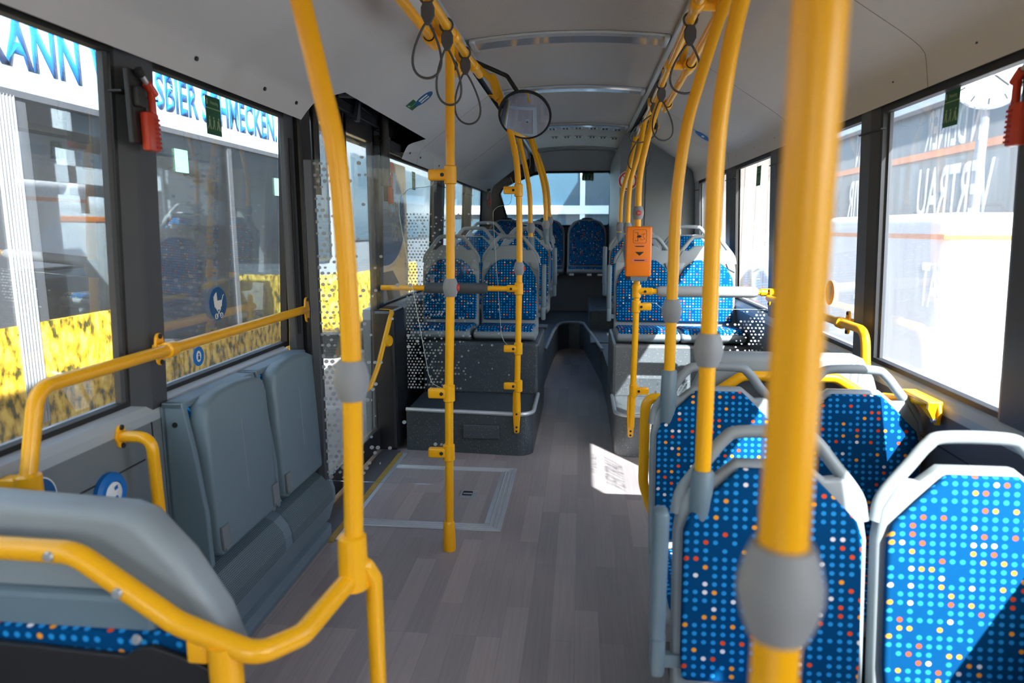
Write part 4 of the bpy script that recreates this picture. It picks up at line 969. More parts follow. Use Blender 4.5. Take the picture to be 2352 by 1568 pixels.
b.prism([(-0.024, 0.010), (0.024, 0.010), (0.0, -0.011)], (0.321, yf, 1.214), X, Z, 0.0006)
b.prism(rrect(0.056, 0.0055, 0.002), (0.321, yf-0.0012, 1.178), X, Z, 0.0006)
b.prism([(-0.027, 0.0), (0.027, 0.0), (0.02, -0.0045), (-0.02, -0.0045)], (0.321, yf, 1.256), X, Z, 0.0006)
b.build('pictogram', 'ink', tk)
MB().prism(rrect(0.084, 0.017, 0.001), (0.321, yf, 1.178), X, Z, 0.0008).build('slot_label', 'slot_pink', tk)
MB().prism([(-0.025, 0.001), (0.025, 0.001), (0.02, 0.006), (-0.02, 0.006)], (0.321, yf, 1.256), X, Z, 0.0008).build('indicator_lens', 'slot_pink', tk)

# convex mirror
mir = thing('convex_mirror', 'round convex mirror with a black rim under the ceiling', 'mirror', (-0.315, 3.84, 1.955))
nv = Vector((-0.04, -0.77, -0.637)).normalized(); c0 = Vector((-0.315, 3.84, 1.955)); R0, SAG = 0.143, 0.008
b = MB(); b.lathe([(0.0, SAG)]+[(R0*k/10, SAG*(1-(k/10)**2)) for k in range(1, 11)], c0, nv, 48); b.build('mirror_face', 'mirror', mir)
b = MB(); b.lathe([(R0-0.001, 0.001), (R0+0.002, 0.0015), (R0+0.003, -0.01), (R0*0.8, -0.03), (R0*0.3, -0.045), (0, -0.045)], c0, nv, 48); b.build('mirror_shell', 'black', mir)
b = MB(); b.tube(arc([c0-nv*0.04, c0-nv*0.10, (-0.42, 3.93, 2.18), (-0.64, 3.95, 2.28)], 0.04), 0.012, 10); b.build('mirror_arm', 'black', mir)

# ------------------------------------------------------------------ handrails along the windows
def wall_plate(o, x, y, z, side, hgt=0.075, name='wall_plate'):
    s = 1 if side < 0 else -1
    b = MB(); b.prism([(0.017*math.sin(t*PI/8), hgt*0.62+0.017*math.cos(t*PI/8)-0.017) for t in range(-4, 5)]+[(0.024, 0), (0.017*math.sin(PI/2), -hgt*0.62+0.017)]+[(0.017*math.cos(t*PI/8), -hgt*0.62+0.017-0.017*math.sin(t*PI/8)) for t in range(0, 9)]+[(-0.024, 0)], (x, y, z), Y, Z, s*0.008, 0.002)
    c = b.build(name, 'yellow', o)
    q = MB()
    for dz in (-0.5, 0.5): q.lathe([(0.0, 0.004), (0.007, 0.004), (0.008, 0)], (x+s*0.008, y, z+dz*hgt), (s, 0, 0), 8)
    q.build('screw', 'black', c, off=o.location)
hr = thing('window_handrail', 'yellow handrail along the left windows, bent down at the near end', 'handrail', (-1.16, 2.0, 1.01))
xr = -1.165
MB().tube(arc([(xr, 2.80, 1.01), (xr, 1.33, 1.01), (xr+0.01, 1.26, 0.80)], 0.06), 0.0165).lathe([(0.0165, 0), (0.012, 0.008), (0, 0.01)], (xr, 2.80, 1.01), Y).build('tube', 'yellow', hr)
MB().lathe([(0.017, -0.02), (0.023, -0.016), (0.023, 0.016), (0.017, 0.02)], (xr, 1.815, 1.01), Y).box((-1.21, 1.80, 0.995), (-1.165, 1.83, 1.025), 0.004).build('clamp', 'yellow', hr)
MB().lathe([(0.017, -0.025), (0.026, -0.02), (0.026, 0.02), (0.017, 0.025)], (xr+0.008, 1.27, 0.815)).box((-1.215, 1.25, 0.79), (-1.16, 1.29, 0.83), 0.006).build('end_bracket', 'yellow', hr)
wall_plate(hr, -1.165-0.035, 1.815, 1.01, -1); wall_plate(hr, -1.162, 2.79, 1.01, -1, 0.085)
sh_ = thing('wall_grab_handle', 'short bent yellow grab handle under the left window sill', 'grab handle', (-1.2, 1.63, 0.8))
MB().tube(arc([(-1.22, 1.655, 0.80), (-1.135, 1.655, 0.80), (-1.125, 1.65, 0.50), (-1.22, 1.65, 0.48)], 0.07), 0.0155).build('tube', 'yellow', sh_)
wall_plate(sh_, -1.226, 1.655, 0.80, -1, 0.05)
hr2 = thing('window_handrail', 'yellow handrail along the right windows, bent down at the pillar', 'handrail', (1.03, 3.2, 0.98))
MB().tube(arc([(1.03, 3.86, 0.975), (1.03, 2.56, 0.985), (1.03, 2.52, 0.80)], 0.07), 0.0165).build('tube', 'yellow', hr2)
MB().lathe([(0.017, -0.02), (0.023, -0.016), (0.023, 0.016), (0.017, 0.02)], (1.03, 2.80, 0.983), Y).box((1.03, 2.785, 0.97), (1.075, 2.815, 1.0), 0.004).build('clamp', 'yellow', hr2)
wall_plate(hr2, 1.062, 2.80, 0.983, 1); wall_plate(hr2, 1.05, 3.90, 0.975, 1)

# ------------------------------------------------------------------ wheelchair bay backrests with yellow frames
bl = thing('bay_backrest', 'grey padded backrest with a bent yellow tube frame in the lower left corner', 'backrest', (-0.8, 1.0, 0.0))
fr_ = MB(); fr_.tube(arc([(-1.22, 0.95, 0.845), (-0.80, 0.95, 0.838), (-0.635, 0.95, 0.725), (-0.50, 0.94, 0.685), (-0.45, 1.0, 0.685), (-0.415, 1.15, 0.71)], [0.08, 0.10, 0.05, 0.05], 8), 0.0185)
fr_.tube(arc([(-0.412, 1.15, 0.72), (-0.392, 1.155, 0.735), (-0.378, 1.165, 0.70), (-0.376, 1.17, 0.0)], 0.02), 0.0155)
fr_.lathe([(0, 0), (0.04, 0.0), (0.04, 0.008), (0, 0.008)], (-0.376, 1.17, 0.0)).build('frame_tube', 'yellow', bl)
MB().tube([(-0.555, 0.945, 0.0), (-0.555, 0.945, 0.70)], 0.026).box((-0.615, 0.935, 0.665), (-0.58, 0.955, 0.705), 0.004).lathe([(0, 0), (0.05, 0), (0.05, 0.008), (0, 0.008)], (-0.555, 0.945, 0)).build('frame_post', 'yellow', bl)
sil = [(-1.22, 0.62), (-0.60, 0.55), (-0.575, 0.62), (-0.60, 0.70), (-0.66, 0.80), (-0.725, 0.872), (-0.76, 0.885), (-1.22, 0.905)]
MB().prism(sil, (0, 1.08, 0), X, Z, 0.075, 0.026, 4).build('pad_shell', 'grey_plastic', bl, True)
MB().tube(smooth_path([(-1.21, 1.0, 0.83), (-0.9, 1.0, 0.81), (-0.8, 1.0, 0.77), (-0.70, 1.0, 0.70), (-0.60, 1.0, 0.67)], 5), 0.008, 8).build('shell_crease', 'charcoal', bl)
MB().box((-1.22, 0.985, 0.66), (-0.70, 1.04, 0.745), 0.012).build('lower_shell', 'bluegrey', bl)
MB().box((-1.22, 0.975, 0.56), (-0.56, 1.0, 0.685), 0.008).build('fabric_band', 'fabric', bl)
pb = [(-1.22, 0.02), (-0.50, 0.02), (-0.50, 0.575), (-0.52, 0.605), (-0.62, 0.65), (-0.69, 0.672), (-0.715, 0.668), (-0.74, 0.652), (-1.22, 0.675)]
MB().prism(pb, (0, 0.972, 0), X, Z, 0.012, 0.003).build('back_board', 'black', bl)
for x, y_, z in ((-0.715, 0.96, 0.685), (-0.585, 0.96, 0.585), (-0.78, 0.96, 0.30), (-0.83, 0.9325, 0.838), (-0.72, 0.9325, 0.782)):
    MB().lathe([(0, 0.006), (0.007, 0.005), (0.009, 0)], (x, y_, z), (0, -1, 0), 12).build('screw', 'steel', bl)
br = thing('bay_backrest', 'grey backrest with a yellow tube frame behind the second right seat pair', 'backrest', (0.7, 2.4, 0.0))
MB().tube(arc([(0.34, 2.37, 0.0), (0.30, 2.37, 0.25), (0.235, 2.37, 0.45), (0.235, 2.37, 0.775), (0.40, 2.37, 0.735), (0.56, 2.37, 0.85), (0.87, 2.37, 0.85), (1.03, 2.37, 0.75), (1.075, 2.37, 0.745)], [0.1, 0.15, 0.045, 0.05, 0.06, 0.06, 0.06], 8), 0.0175).lathe([(0, 0), (0.04, 0.0), (0.04, 0.008), (0, 0.008)], (0.34, 2.37, 0.0)).build('frame_tube', 'yellow', br)
sil = [(0.40, 0.50), (1.05, 0.50), (1.075, 0.60), (1.06, 0.72), (1.02, 0.84), (0.98, 0.905), (0.95, 0.918), (0.50, 0.918), (0.46, 0.905), (0.41, 0.80), (0.38, 0.66)]
MB().prism(sil, (0, 2.50, 0), X, Z, 0.085, 0.026, 4).build('pad_shell', 'grey_plastic', br, True)
MB().prism([(0.50, 0.73), (0.96, 0.73), (0.93, 0.82), (0.86, 0.85), (0.58, 0.85), (0.52, 0.82)], (0, 2.418, 0), X, Z, 0.02, 0.008).build('shell_recess', 'charcoal', br)
MB().box((0.42, 2.41, 0.05), (1.05, 2.43, 0.64), 0.006).build('back_board', 'black', br)
wb = thing('wall_bracket', 'folded yellow metal bracket on the right wall under the window', 'bracket', (1.06, 2.12, 0.80))
MB().prism([(0, 0), (0.16, 0.0), (0.16, -0.018), (0.07, -0.05), (0.0, -0.07), (-0.012, -0.03)], (1.075, 2.09, 0.84), Y, Z, -0.012, 0.003).box((1.035, 2.09, 0.831), (1.08, 2.26, 0.842), 0.003).prism([(0, 0), (0.04, 0), (0.04, -0.07), (0.026, -0.07), (0, -0.022)], (1.037, 2.10, 0.84), X, Z, 0.012, 0.002).build('plate', 'yellow', wb)
MB().tube([(1.055, 2.13, 0.832), (1.03, 2.37, 0.79)], 0.012, 10).build('strut', 'yellow', wb)
MB().lathe([(0, 0.008), (0.008, 0.008), (0.011, 0)], (1.062, 2.095, 0.785), (-1, 0, 0), 10).build('bolt', 'steel', wb)

# ------------------------------------------------------------------ hammers, stickers, signs, buttons
def hammer(x, y, z, side, label, rot=None, hold=True):
    """red emergency hammer in a dark holder; side -1: on the left wall"""
    s = 1 if side < 0 else -1
    o = thing('emergency_hammer', label, 'emergency hammer', (x, y, z), 'red emergency hammers')
    L = lambda p: (x+s*p[0], y+p[1], z+p[2])
    b = MB(); lo, hi = L((-0.002, -0.055, -0.085)), L((0.014, 0.012, 0.105)); b.box(lo, hi, 0.004); b.build('holder', 'black', o)
    b = MB(); b.box(L((0.014, -0.025, -0.10)), L((0.038, 0.026, 0.0)), 0.006, 2); b.box(L((0.018, 0.008, -0.01)), L((0.034, 0.026, 0.06)), 0.005); b.tube([L((0.026, 0.03, 0.05)), L((0.026, 0.0, 0.075))], 0.012, 10)
    h_ = b.build('handle', 'red', o)
    b = MB()
    for k_ in range(7): b.box(L((0.036, 0.004, -0.092+0.012*k_)), L((0.040, 0.025, -0.086+0.012*k_)))
    b.build('grip_rib', 'sign_red', o)
    b = MB(); b.tube([L((0.026, 0.0, 0.075)), L((0.026, -0.022, 0.093))], 0.007, 10); b.build('hammer_head', 'steel', o)
    b = MB(); b.lathe([(0.009, 0), (0.011, 0.01), (0.011, 0.02), (0, 0.022)], L((0.026, -0.018, 0.09)), (0, -0.77, 0.63), 12); b.box(L((0.01, -0.045, 0.01)), L((0.03, -0.01, 0.06)), 0.004); b.build('clip', 'black', o)
    return o
hammer(-1.178, 1.79, 1.655, -1, 'red emergency hammer on the left pillar between the windows')
hammer(1.055, 1.80, 1.645, 1, 'red emergency hammer at the right edge of the photo')
hammer(-1.19, 4.17, 1.60, -1, 'emergency hammer in shade on the post behind the door')
hammer(-1.165, 8.62, 1.73, -1, 'small red hammer in the dark left rear corner')
hr_ = thing('emergency_hammer', 'red hammer at the right edge of the rear window', 'emergency hammer', (0.40, 9.08, 1.75), 'red emergency hammers')
MB().box((0.385, 9.05, 1.72), (0.415, 9.09, 1.92), 0.005).build('holder', 'black', hr_); MB().box((0.39, 9.02, 1.66), (0.41, 9.05, 1.83), 0.005).build('handle', 'red', hr_)

def figures(b, o, e1, e2, s):
    n = e1.cross(e2)
    for dx, lean in ((-0.30, 0.1), (0.0, -0.15), (0.28, 0.5)):
        c = o+e1*(dx*s)-e2*(0.18*s)
        b.prism(circle(0.045*s, 10), c+e2*0.24*s+e1*lean*0.1*s, e1, e2, 0.0006)
        b.prism([(-0.05*s, 0.17*s), (0.06*s, 0.19*s), (0.05*s+lean*0.1*s, 0.02*s), (0.10*s+lean*0.2*s, -0.16*s), (0.04*s, -0.16*s), (0.0, 0.0), (-0.08*s, -0.16*s), (-0.13*s, -0.14*s), (-0.05*s, 0.02*s)], c, e1, e2, 0.0006)
def exit_sticker(o, e1, w, h, label, mat='green_print'):
    e1 = Vector(e1); e2 = Z; o = Vector(o); n = e1.cross(e2)
    r = thing('exit_sticker', label, 'sticker', o, 'green emergency exit stickers')
    MB().prism([(-w/2, -h/2), (w/2, -h/2), (w/2, h/2), (-w/2, h/2)], o, e1, e2, 0.001).build('sticker_base', mat, r)
    b = MB(); b.text('Notausstieg', o+n*0.0012+e2*h*0.30+e1*w*0.06, e1, e2, h*0.14, 0.62, 0.0, 0.0005)
    b.box((-0.5, -0.5, -0.5), (-0.5001, -0.5001, -0.5001)) if False else None
    b.prism([(-w/2, 0), (w/2, 0), (w/2, h*0.03), (-w/2, h*0.03)], o+n*0.0011+e2*h*0.17, e1, e2, 0.0006)
    b.prism(rrect(w*0.09, h*0.16, w*0.01), o+n*0.0011+e2*h*0.35-e1*w*0.40, e1, e2, 0.0006)
    figures(b, o+n*0.0011-e2*h*0.10, e1, e2, w)
    b.build('print', 'pale_green', r)
k = N('pale_green_print'); k.bsdf(rgb(150, 180, 140), 0.5); M['pale_green'] = k.m
exit_sticker((wx(-1, 1.73)-0.022, 2.29, 1.725), -Y if False else Y, 0.095, 0.125, 'green emergency exit sticker on the left window under its top edge')
exit_sticker((wx(1, 1.72)+0.022, 2.245, 1.705), -Y, 0.085, 0.105, 'green emergency exit sticker on the near right window')
exit_sticker((wx(1, 1.68)+0.022, 4.50, 1.675), -Y, 0.10, 0.12, 'green exit sticker on the far right window before the boards')
exit_sticker((0.075, 9.155, 2.02), X, 0.15, 0.10, 'green exit sticker at the top of the rear window')
exit_sticker((wx(-1, 1.71)-0.022, 5.10, 1.70), Y, 0.10, 0.13, 'green exit sticker on the left window behind the dotted glass')
exit_sticker((wx(-1, 1.71)-0.022, 6.75, 1.70), Y, 0.10, 0.13, 'small green exit sticker on the window beside the second left row')

def round_sign(o, e1, e2, r, label, base, ring=None, name='round_sticker', sx=1.0):
    o, e1, e2 = Vector(o), Vector(e1).normalized(), Vector(e2).normalized()
    t = thing(name, label, 'sticker', o)
    if ring: MB().prism(circle(r*1.06, 36, sx), o, e1, e2, 0.0008).build('rim', ring, t)
    MB().prism(circle(r, 36, sx), o, e1, e2, 0.0014).build('sticker_base', base, t)
    return t, o+e1.cross(e2)*0.0015
# pram sticker
t, o = round_sign((wx(-1, 1.09)-0.022, 2.285, 1.09), Y, Z, 0.058, 'dark blue round sticker with a white pram on the left window', 'blue_print')
b = MB()
b.prism([(-0.030, 0.024), (-0.018, 0.036), (-0.008, 0.040), (-0.006, 0.010), (0.026, 0.010), (0.022, -0.010), (0.008, -0.022), (-0.010, -0.022), (-0.026, -0.010)], o, Y, Z, 0.0006)
b.tube([o+Y*0.020+Z*0.0, o+Y*0.034+Z*0.026, o+Y*0.040+Z*0.027], 0.0016, 6)
for s in (-1, 1): b.tube([o+Y*s*0.014-Z*0.02, o-Y*s*0.016-Z*0.045], 0.0014, 6)
for s in (-1, 1): b.loop([o+Y*(s*0.017+0.0085*math.cos(q*PI/8))+Z*(-0.044+0.0085*math.sin(q*PI/8)) for q in range(16)], 0.0015, 6)
b.build('pram_print', 'white_print', t)
t, o = round_sign((wx(-1, 0.92)-0.022, 2.15, 0.925), Y, Z, 0.033, 'small light blue round sticker low on the left window', 'sky_print')
b = MB(); b.prism(circle(0.019, 24, 0.75), o, Y, Z, 0.0006); b.build('white_field', 'white_print', t)
b = MB(); b.prism(circle(0.004, 10), o+X*0.0008+Z*0.007, Y, Z, 0.0006).prism([(-0.005, 0.002), (0.005, 0.002), (0.007, -0.011), (-0.007, -0.011)], o+X*0.0008, Y, Z, 0.0006); b.build('figure_print', 'blue_print', t)
t, o = round_sign((-1.2238, 1.365, 0.735), Y, Z, 0.052, 'blue round wheelchair sticker with white rim on the left wall', 'blue_print', 'white_print')
b = MB(); b.prism(circle(0.0085, 14), o-Y*0.012+Z*0.022, Y, Z, 0.0006).prism([(-0.018, 0.012), (-0.007, 0.012), (-0.006, -0.008), (0.012, -0.010), (0.022, -0.034), (0.014, -0.036), (0.004, -0.018), (-0.016, -0.016)], o, Y, Z, 0.0006); b.build('wheelchair_print', 'white_print', t)
sb = thing('wall_stop_button', 'bright blue round stop button with a white centre on the left wall', 'button', (-1.22, 1.588, 0.665))
MB().lathe([(0.0, 0.0), (0.056, 0.0), (0.056, 0.012), (0.048, 0.02), (0.034, 0.02), (0.031, 0.014), (0, 0.014)], (-1.2245, 1.588, 0.665), X, 36).build('ring', 'sky_print', sb)
MB().lathe([(0.031, 0.0), (0.031, 0.018), (0.026, 0.022), (0, 0.024)], (-1.2245, 1.588, 0.665), X, 30).build('push_button', 'white_print', sb)
b = MB(); b.prism([(-0.006, 0.012), (0.006, 0.016), (0.008, 0.006), (-0.004, 0.004)], (-1.2, 1.588, 0.672), Y, Z, 0.0008).prism(circle(0.006, 12), (-1.2, 1.588, 0.655), Y, Z, 0.0008); b.build('button_print', 'sky_print', sb)
t, o = round_sign((wx(1, 1.06)+0.021, 3.205, 1.065), -Y, Z, 0.055, 'round amber sticker on the right window behind the thick pole', 'amber_print')
b = MB(); b.prism([(-0.02, 0.03), (0.02, 0.03), (0.014, -0.03), (-0.014, -0.03)], o, -Y, Z, 0.0006); b.build('print', 'grey_print', t)
# stickers on the sloping cove by the door
def slope_frame(x, right_=False):
    P = PR if right_ else PL
    p, q = P[-3], P[-2]
    d = Vector((q[0]-p[0], 0, q[1]-p[1])).normalized(); f = (x-p[0])/(q[0]-p[0])
    return Vector((x, 0, p[1]+(q[1]-p[1])*f)), d
o, d = slope_frame(-0.955); n = d.cross(Y); n = n if n.z < 0 else -n
e1 = Y; e2 = d if Y.cross(d).dot(n) > 0 else -d
g = thing('cove_sticker', 'green and white strip sticker on the sloping ceiling by the door', 'sticker', o+Y*3.93)
o1 = o+Y*3.93+n*0.001; MB().prism([(-0.075, -0.028), (0.075, -0.028), (0.075, 0.028), (-0.075, 0.028)], o1, e1, e2, 0.0008).build('sticker_base', 'green_print', g)
b = MB(); b.prism([(0.0, -0.028), (0.004, -0.028), (0.004, 0.028), (0.0, 0.028)], o1+n*0.0009, e1, e2, 0.0006).prism([(-0.06, -0.02), (-0.03, -0.024), (-0.01, -0.02), (-0.02, -0.01)], o1+n*0.0009, e1, e2, 0.0006); b.build('print', 'pale_green', g)
o, d = slope_frame(-0.90)
t, o1 = round_sign(o+Y*3.97+n*0.001, e1, e2, 0.062, 'blue round sticker with two white figures on the sloping ceiling by the door', 'blue_print')
b = MB()
for s in (-1, 1): b.prism([(-0.010, 0.032), (0.010, 0.028), (0.006, 0.004), (0.014, -0.03), (0.002, -0.03), (-0.004, -0.006), (-0.010, -0.03), (-0.016, -0.028)], o1+e1*s*0.022, e1, e2, 0.0006)
b.build('figure_print', 'white_print', t)
o, d = slope_frame(0.865, True); n = d.cross(Y); n = n if n.z < 0 else -n; e2 = d if Y.cross(d).dot(n) > 0 else -d
t, o1 = round_sign(o+Y*5.22+n*0.001, Y, e2, 0.065, 'blue round sticker on the sloping ceiling at the right', 'sky_print')
MB().prism([(-0.03, 0.01), (0.03, 0.01), (0.03, -0.01), (-0.03, -0.01)], o1, Y, e2, 0.0006).build('print', 'white_print', t)
# no-food sign on the tower side
o = Vector((0.435, 6.747, 1.80)); t = thing('prohibition_sign', 'round red and white no food sign on the grey tower', 'sign', o)
MB().prism(circle(0.092, 40), o, X, Z, 0.0008).build('sign_plate', 'white_print', t)
b = MB(); b.prism(circle(0.086, 40), o-Y*0.001, X, Z, 0.0008, 0, 2, [circle(0.068, 40)[::-1]]); q = Matrix.Rotation(PI/4, 4, 'Y')
b.prism([(-0.05, 0.045), (-0.045, 0.052), (0.05, -0.045), (0.045, -0.052)], o-Y*0.001, X, Z, 0.0008); b.build('ring', 'sign_red', t)
b = MB(); b.prism([(-0.038, -0.005), (-0.008, -0.005), (-0.012, -0.045), (-0.034, -0.045)], o-Y*0.0009, X, Z, 0.0006).tube([o+X*-0.04+Z*0.0-Y*0.001, o+X*-0.006+Z*0.0-Y*0.001], 0.002, 6).prism([(0.02, 0.04), (0.03, 0.045), (0.034, 0.02), (0.022, 0.015)], o-Y*0.0009, X, Z, 0.0006); b.build('cup_print', 'ink', t)

# adverts on our own windows, seen from behind
def glyphs(par, side, txt, y, z, size, mat, sx=0.55, bold=0.02, align='CENTER', xo=0.0):
    xw = wx(side, z+size*0.35)+(-0.034 if side < 0 else 0.034)+xo
    e1 = -Y if side < 0 else Y                                   # readable from outside, mirrored from inside
    b = MB(); b.text(txt, (xw, y, z), e1, Z, size, sx, bold, 0.0006, align)
    tl_ = -0.044 if side > 0 else 0.044
    return b.build('advert_lettering', mat, par)
glyphs(wr1, 1, 'IN DEINER', 2.25, 1.60, 0.17, 'film_letter', 0.42)
glyphs(wr1, 1, 'VERTRAU', 2.25, 1.385, 0.225, 'film_letter', 0.44)
glyphs(wr1, 1, 'HEIMAT', 2.25, 1.10, 0.20, 'film_letter', 0.44)
glyphs(wr1, 1, 'SEIN', 2.25, 0.89, 0.15, 'film_letter', 0.44)
glyphs(wr2, 1, 'EN', 2.95, 1.60, 0.17, 'film_letter', 0.42)
glyphs(wr2, 1, 'WIR', 2.97, 1.385, 0.225, 'film_letter', 0.44)
glyphs(wr2, 1, 'E', 2.90, 1.20, 0.15, 'film_letter', 0.44)
glyphs(wr2, 1, 'DE', 2.93, 1.02, 0.15, 'film_letter', 0.44)
# beer advert disc on the window behind the door
xa = wx(-1, 1.4)-0.035; AO = 0.16
def ad_sheet(pts, dx, mat, nm):
    b = MB(); vs = [b.bm.verts.new((xa+dx, p[0], p[1])) for p in pts]; b.bm.faces.new(vs); return b.build(nm, mat, wl3)
def ell(cy_, cz_, ry, rz): return [(max(4.225, min(cy_+ry*math.cos(q*PI/24), 5.2)), max(0.88, min(cz_+rz*math.sin(q*PI/24), 1.79))) for q in range(48)]
ad_sheet([(4.225, 0.875), (4.97, 0.875), (4.99, 1.3), (4.97, 1.79), (4.225, 1.79)], -0.0012, 'ad_brown', 'advert_field')
ad_sheet(ell(4.42, 1.43, 0.53, 0.35), -0.0004, 'ad_white', 'advert_rim'); ad_sheet(ell(4.42, 1.43, 0.495, 0.32), 0.0004, 'ad_blue', 'advert_disc')
ad_sheet(ell(4.55, 1.69, 0.17, 0.155), 0.0010, 'ad_white', 'advert_rim'); ad_sheet(ell(4.54, 1.70, 0.145, 0.13), 0.0016, 'ad_red', 'advert_badge')
for txt, z, yl in (('SCHNEI', 1.43, 4.89), ('WEIS', 1.27, 4.84)):
    b = MB(); b.text(txt, (xa+0.003, yl, z), -Y, Z, 0.165, 0.75, 0.03, 0.0002, 'LEFT'); b.build('advert_lettering', 'ad_white', wl3)
ad_sheet([(4.225, 0.875), (4.74, 0.875), (4.70, 0.98), (4.56, 1.07), (4.225, 1.07)], 0.001, 'ad_grey', 'advert_patch')  # plain grey patch low on the advert

# ------------------------------------------------------------------ outside, left: the neighbouring bus
nb = thing('parked_bus', 'parked bus alongside on the left with blue slogan and rapeseed field print', 'bus', (-3.7, 3.0, -0.36))
XN = -2.5
wins = [((1.2, 2.60), (0.92, 1.93)), ((3.00, 3.62), (0.92, 1.93)), ((3.70, 4.78), (0.60, 1.93)), ((4.82, 5.75), (0.60, 1.93))]
b = MB(); b.box((XN-0.04, -3, 1.955), (XN, 6.1, 2.75)); b.box((XN-0.9, -3, 2.75), (XN-0.0, 6.1, 2.85), 0.04); b.build('roof_band', 'band', nb)
b = MB()
b.box((XN-0.03, -3, -0.1), (XN, 6.1, 0.58)); b.box((XN-0.03, -3, 0.58), (XN, 3.66, 0.92)); b.build('field_print_panel', 'rapeseed', nb)
b = MB()
for y0_, y1_ in ((2.62, 2.98), (3.62, 3.70), (4.775, 4.825), (5.75, 6.1), (-3, 1.2)): b.box((XN-0.06, y0_, 0.58), (XN-0.005, y1_, 1.96))
b.box((XN-0.06, -3, 1.925), (XN+0.004, 6.1, 1.955)); b.build('window_pillar', 'pillar', nb)
b = MB()
for kk in range(7): b.tube([(XN-0.005, 2.80+0.018*kk, 0.45), (XN-0.005, 2.80+0.018*kk, 1.93)], 0.010, 8)
b.build('folding_door_seal', 'grey_print', nb)
for (ya, yb), (za, zb) in wins[1:]:
    w_ = MB().box((XN-0.02, ya, za), (XN-0.015, yb, zb)).build('side_window', 'dark_glass', nb)
MB().box((XN-0.02, -2, 0.92), (XN-0.015, 2.62, 1.93)).build('side_window', 'dark_glass', nb)
b = MB(); b.text('KANN', (XN+0.002, 3.36, 2.066), Y, Z, 0.30, 0.5, 0.035, 0.001, 'RIGHT', 0.585); b.text('WAS', (XN+0.002, 3.435, 2.066), Y, Z, 0.30, 0.5, 0.035, 0.001, 'LEFT', 0.45); b.build('slogan_lettering', 'sky_print', nb)
b = MB(); b.text('SBIER SCHMECKEN.', (XN+0.002, 3.96, 2.06), Y, Z, 0.29, 0.5, 0.03, 0.001, 'LEFT', 1.62); b.build('slogan_lettering', 'sky_print', nb)
b = MB(); b.box((XN-0.001, 4.80, 1.955), (XN+0.002, 4.812, 2.75)); b.build('panel_seam', 'grey_print', nb)
b = MB(); b.box((XN-0.013, 4.13, 1.70), (XN-0.010, 4.27, 1.84)); b.box((XN-0.013, 5.52, 1.62), (XN-0.010, 5.64, 1.76)); b.build('exit_sticker', 'green_light', nb)
# its interior seen through the glass
b = MB(); b.box((-4.95, -3, -0.1), (-4.9, 6.1, 0.85)).box((-4.95, -3, 1.95), (-4.9, 6.1, 2.8)).box((-4.95, -3, 0.8), (-4.9, 1.6, 2.0)).box((-4.95, 5.6, 0.8), (-4.9, 6.1, 2.0)).box((-4.95, 2.9, 0.8), (-4.9, 3.7, 2.0)).box((-4.95, -3, 2.70), (XN, 6.1, 2.75)).box((-4.95, -3, -0.05), (XN, 6.1, 0.0)); b.build('far_side', 'pillar', nb)
b = MB(); b.tube(smooth_path([(-2.75, 3.0, 1.83), (-2.75, 4.2, 1.80), (-2.75, 4.7, 1.74), (-2.75, 5.1, 1.60)], 6), 0.05, 10).tube([(-2.75, -1, 1.84), (-2.75, 3.0, 1.83)], 0.05, 10); b.build('interior_rail', 'yellow', nb)
b = MB(); b.tube([(-2.8, 3.6, 0.86), (-2.8, 4.6, 0.88)], 0.02, 8).tube(arc([(-2.8, 4.85, 0.92), (-2.8, 5.2, 0.95), (-2.8, 5.22, 0.6)], 0.06), 0.022, 8); b.tube([(-3.0, 2.0, 1.13), (-3.0, 3.2, 1.13)], 0.018, 8); b.build('interior_handrail', 'yellow', nb)
b = MB(); b.tube([(-3.0, 3.22, 1.13), (-3.0, 3.75, 1.13)], 0.035, 12); b.build('interior_pad', 'charcoal', nb)
b = MB(); b.box((-3.4, 4.95, 0.5), (-2.95, 5.05, 1.35), 0.04); b.box((-3.4, 5.5, 0.5), (-2.95, 5.6, 1.38), 0.04); b.build('interior_seat', 'fabric', nb)
b = MB(); b.box((-3.3, 4.3, 1.45), (-3.27, 4.34, 1.62)); b.box((-3.3, 4.9, 1.5), (-3.27, 4.95, 1.7)); b.build('interior_hammer', 'red', nb)
# van added beyond it to imitate a reflection of the right-hand trailer
wv = thing('box_van', 'white box van with an orange stripe, added to imitate a reflection of the right-hand trailer', 'van', (-6.5, 5.6, -0.36))
MB().box((-7.6, 5.2, 0.05), (-6.0, 8.6, 1.75), 0.18, 4).build('body', 'white', wv, True)
MB().box((-7.61, 5.19, 1.42), (-5.99, 8.61, 1.50), 0.02).build('stripe', 'orange', wv)
MB().box((-6.6, 5.17, 1.56), (-6.3, 5.2, 1.70), 0.01).build('roof_vent', 'grey_plastic', wv)
for yy in (5.9, 7.9): MB().lathe([(0, -0.1), (0.3, -0.1), (0.32, 0), (0.3, 0.1), (0, 0.1)], (-6.05, yy, -0.05), X, 20).build('wheel', 'black', wv)

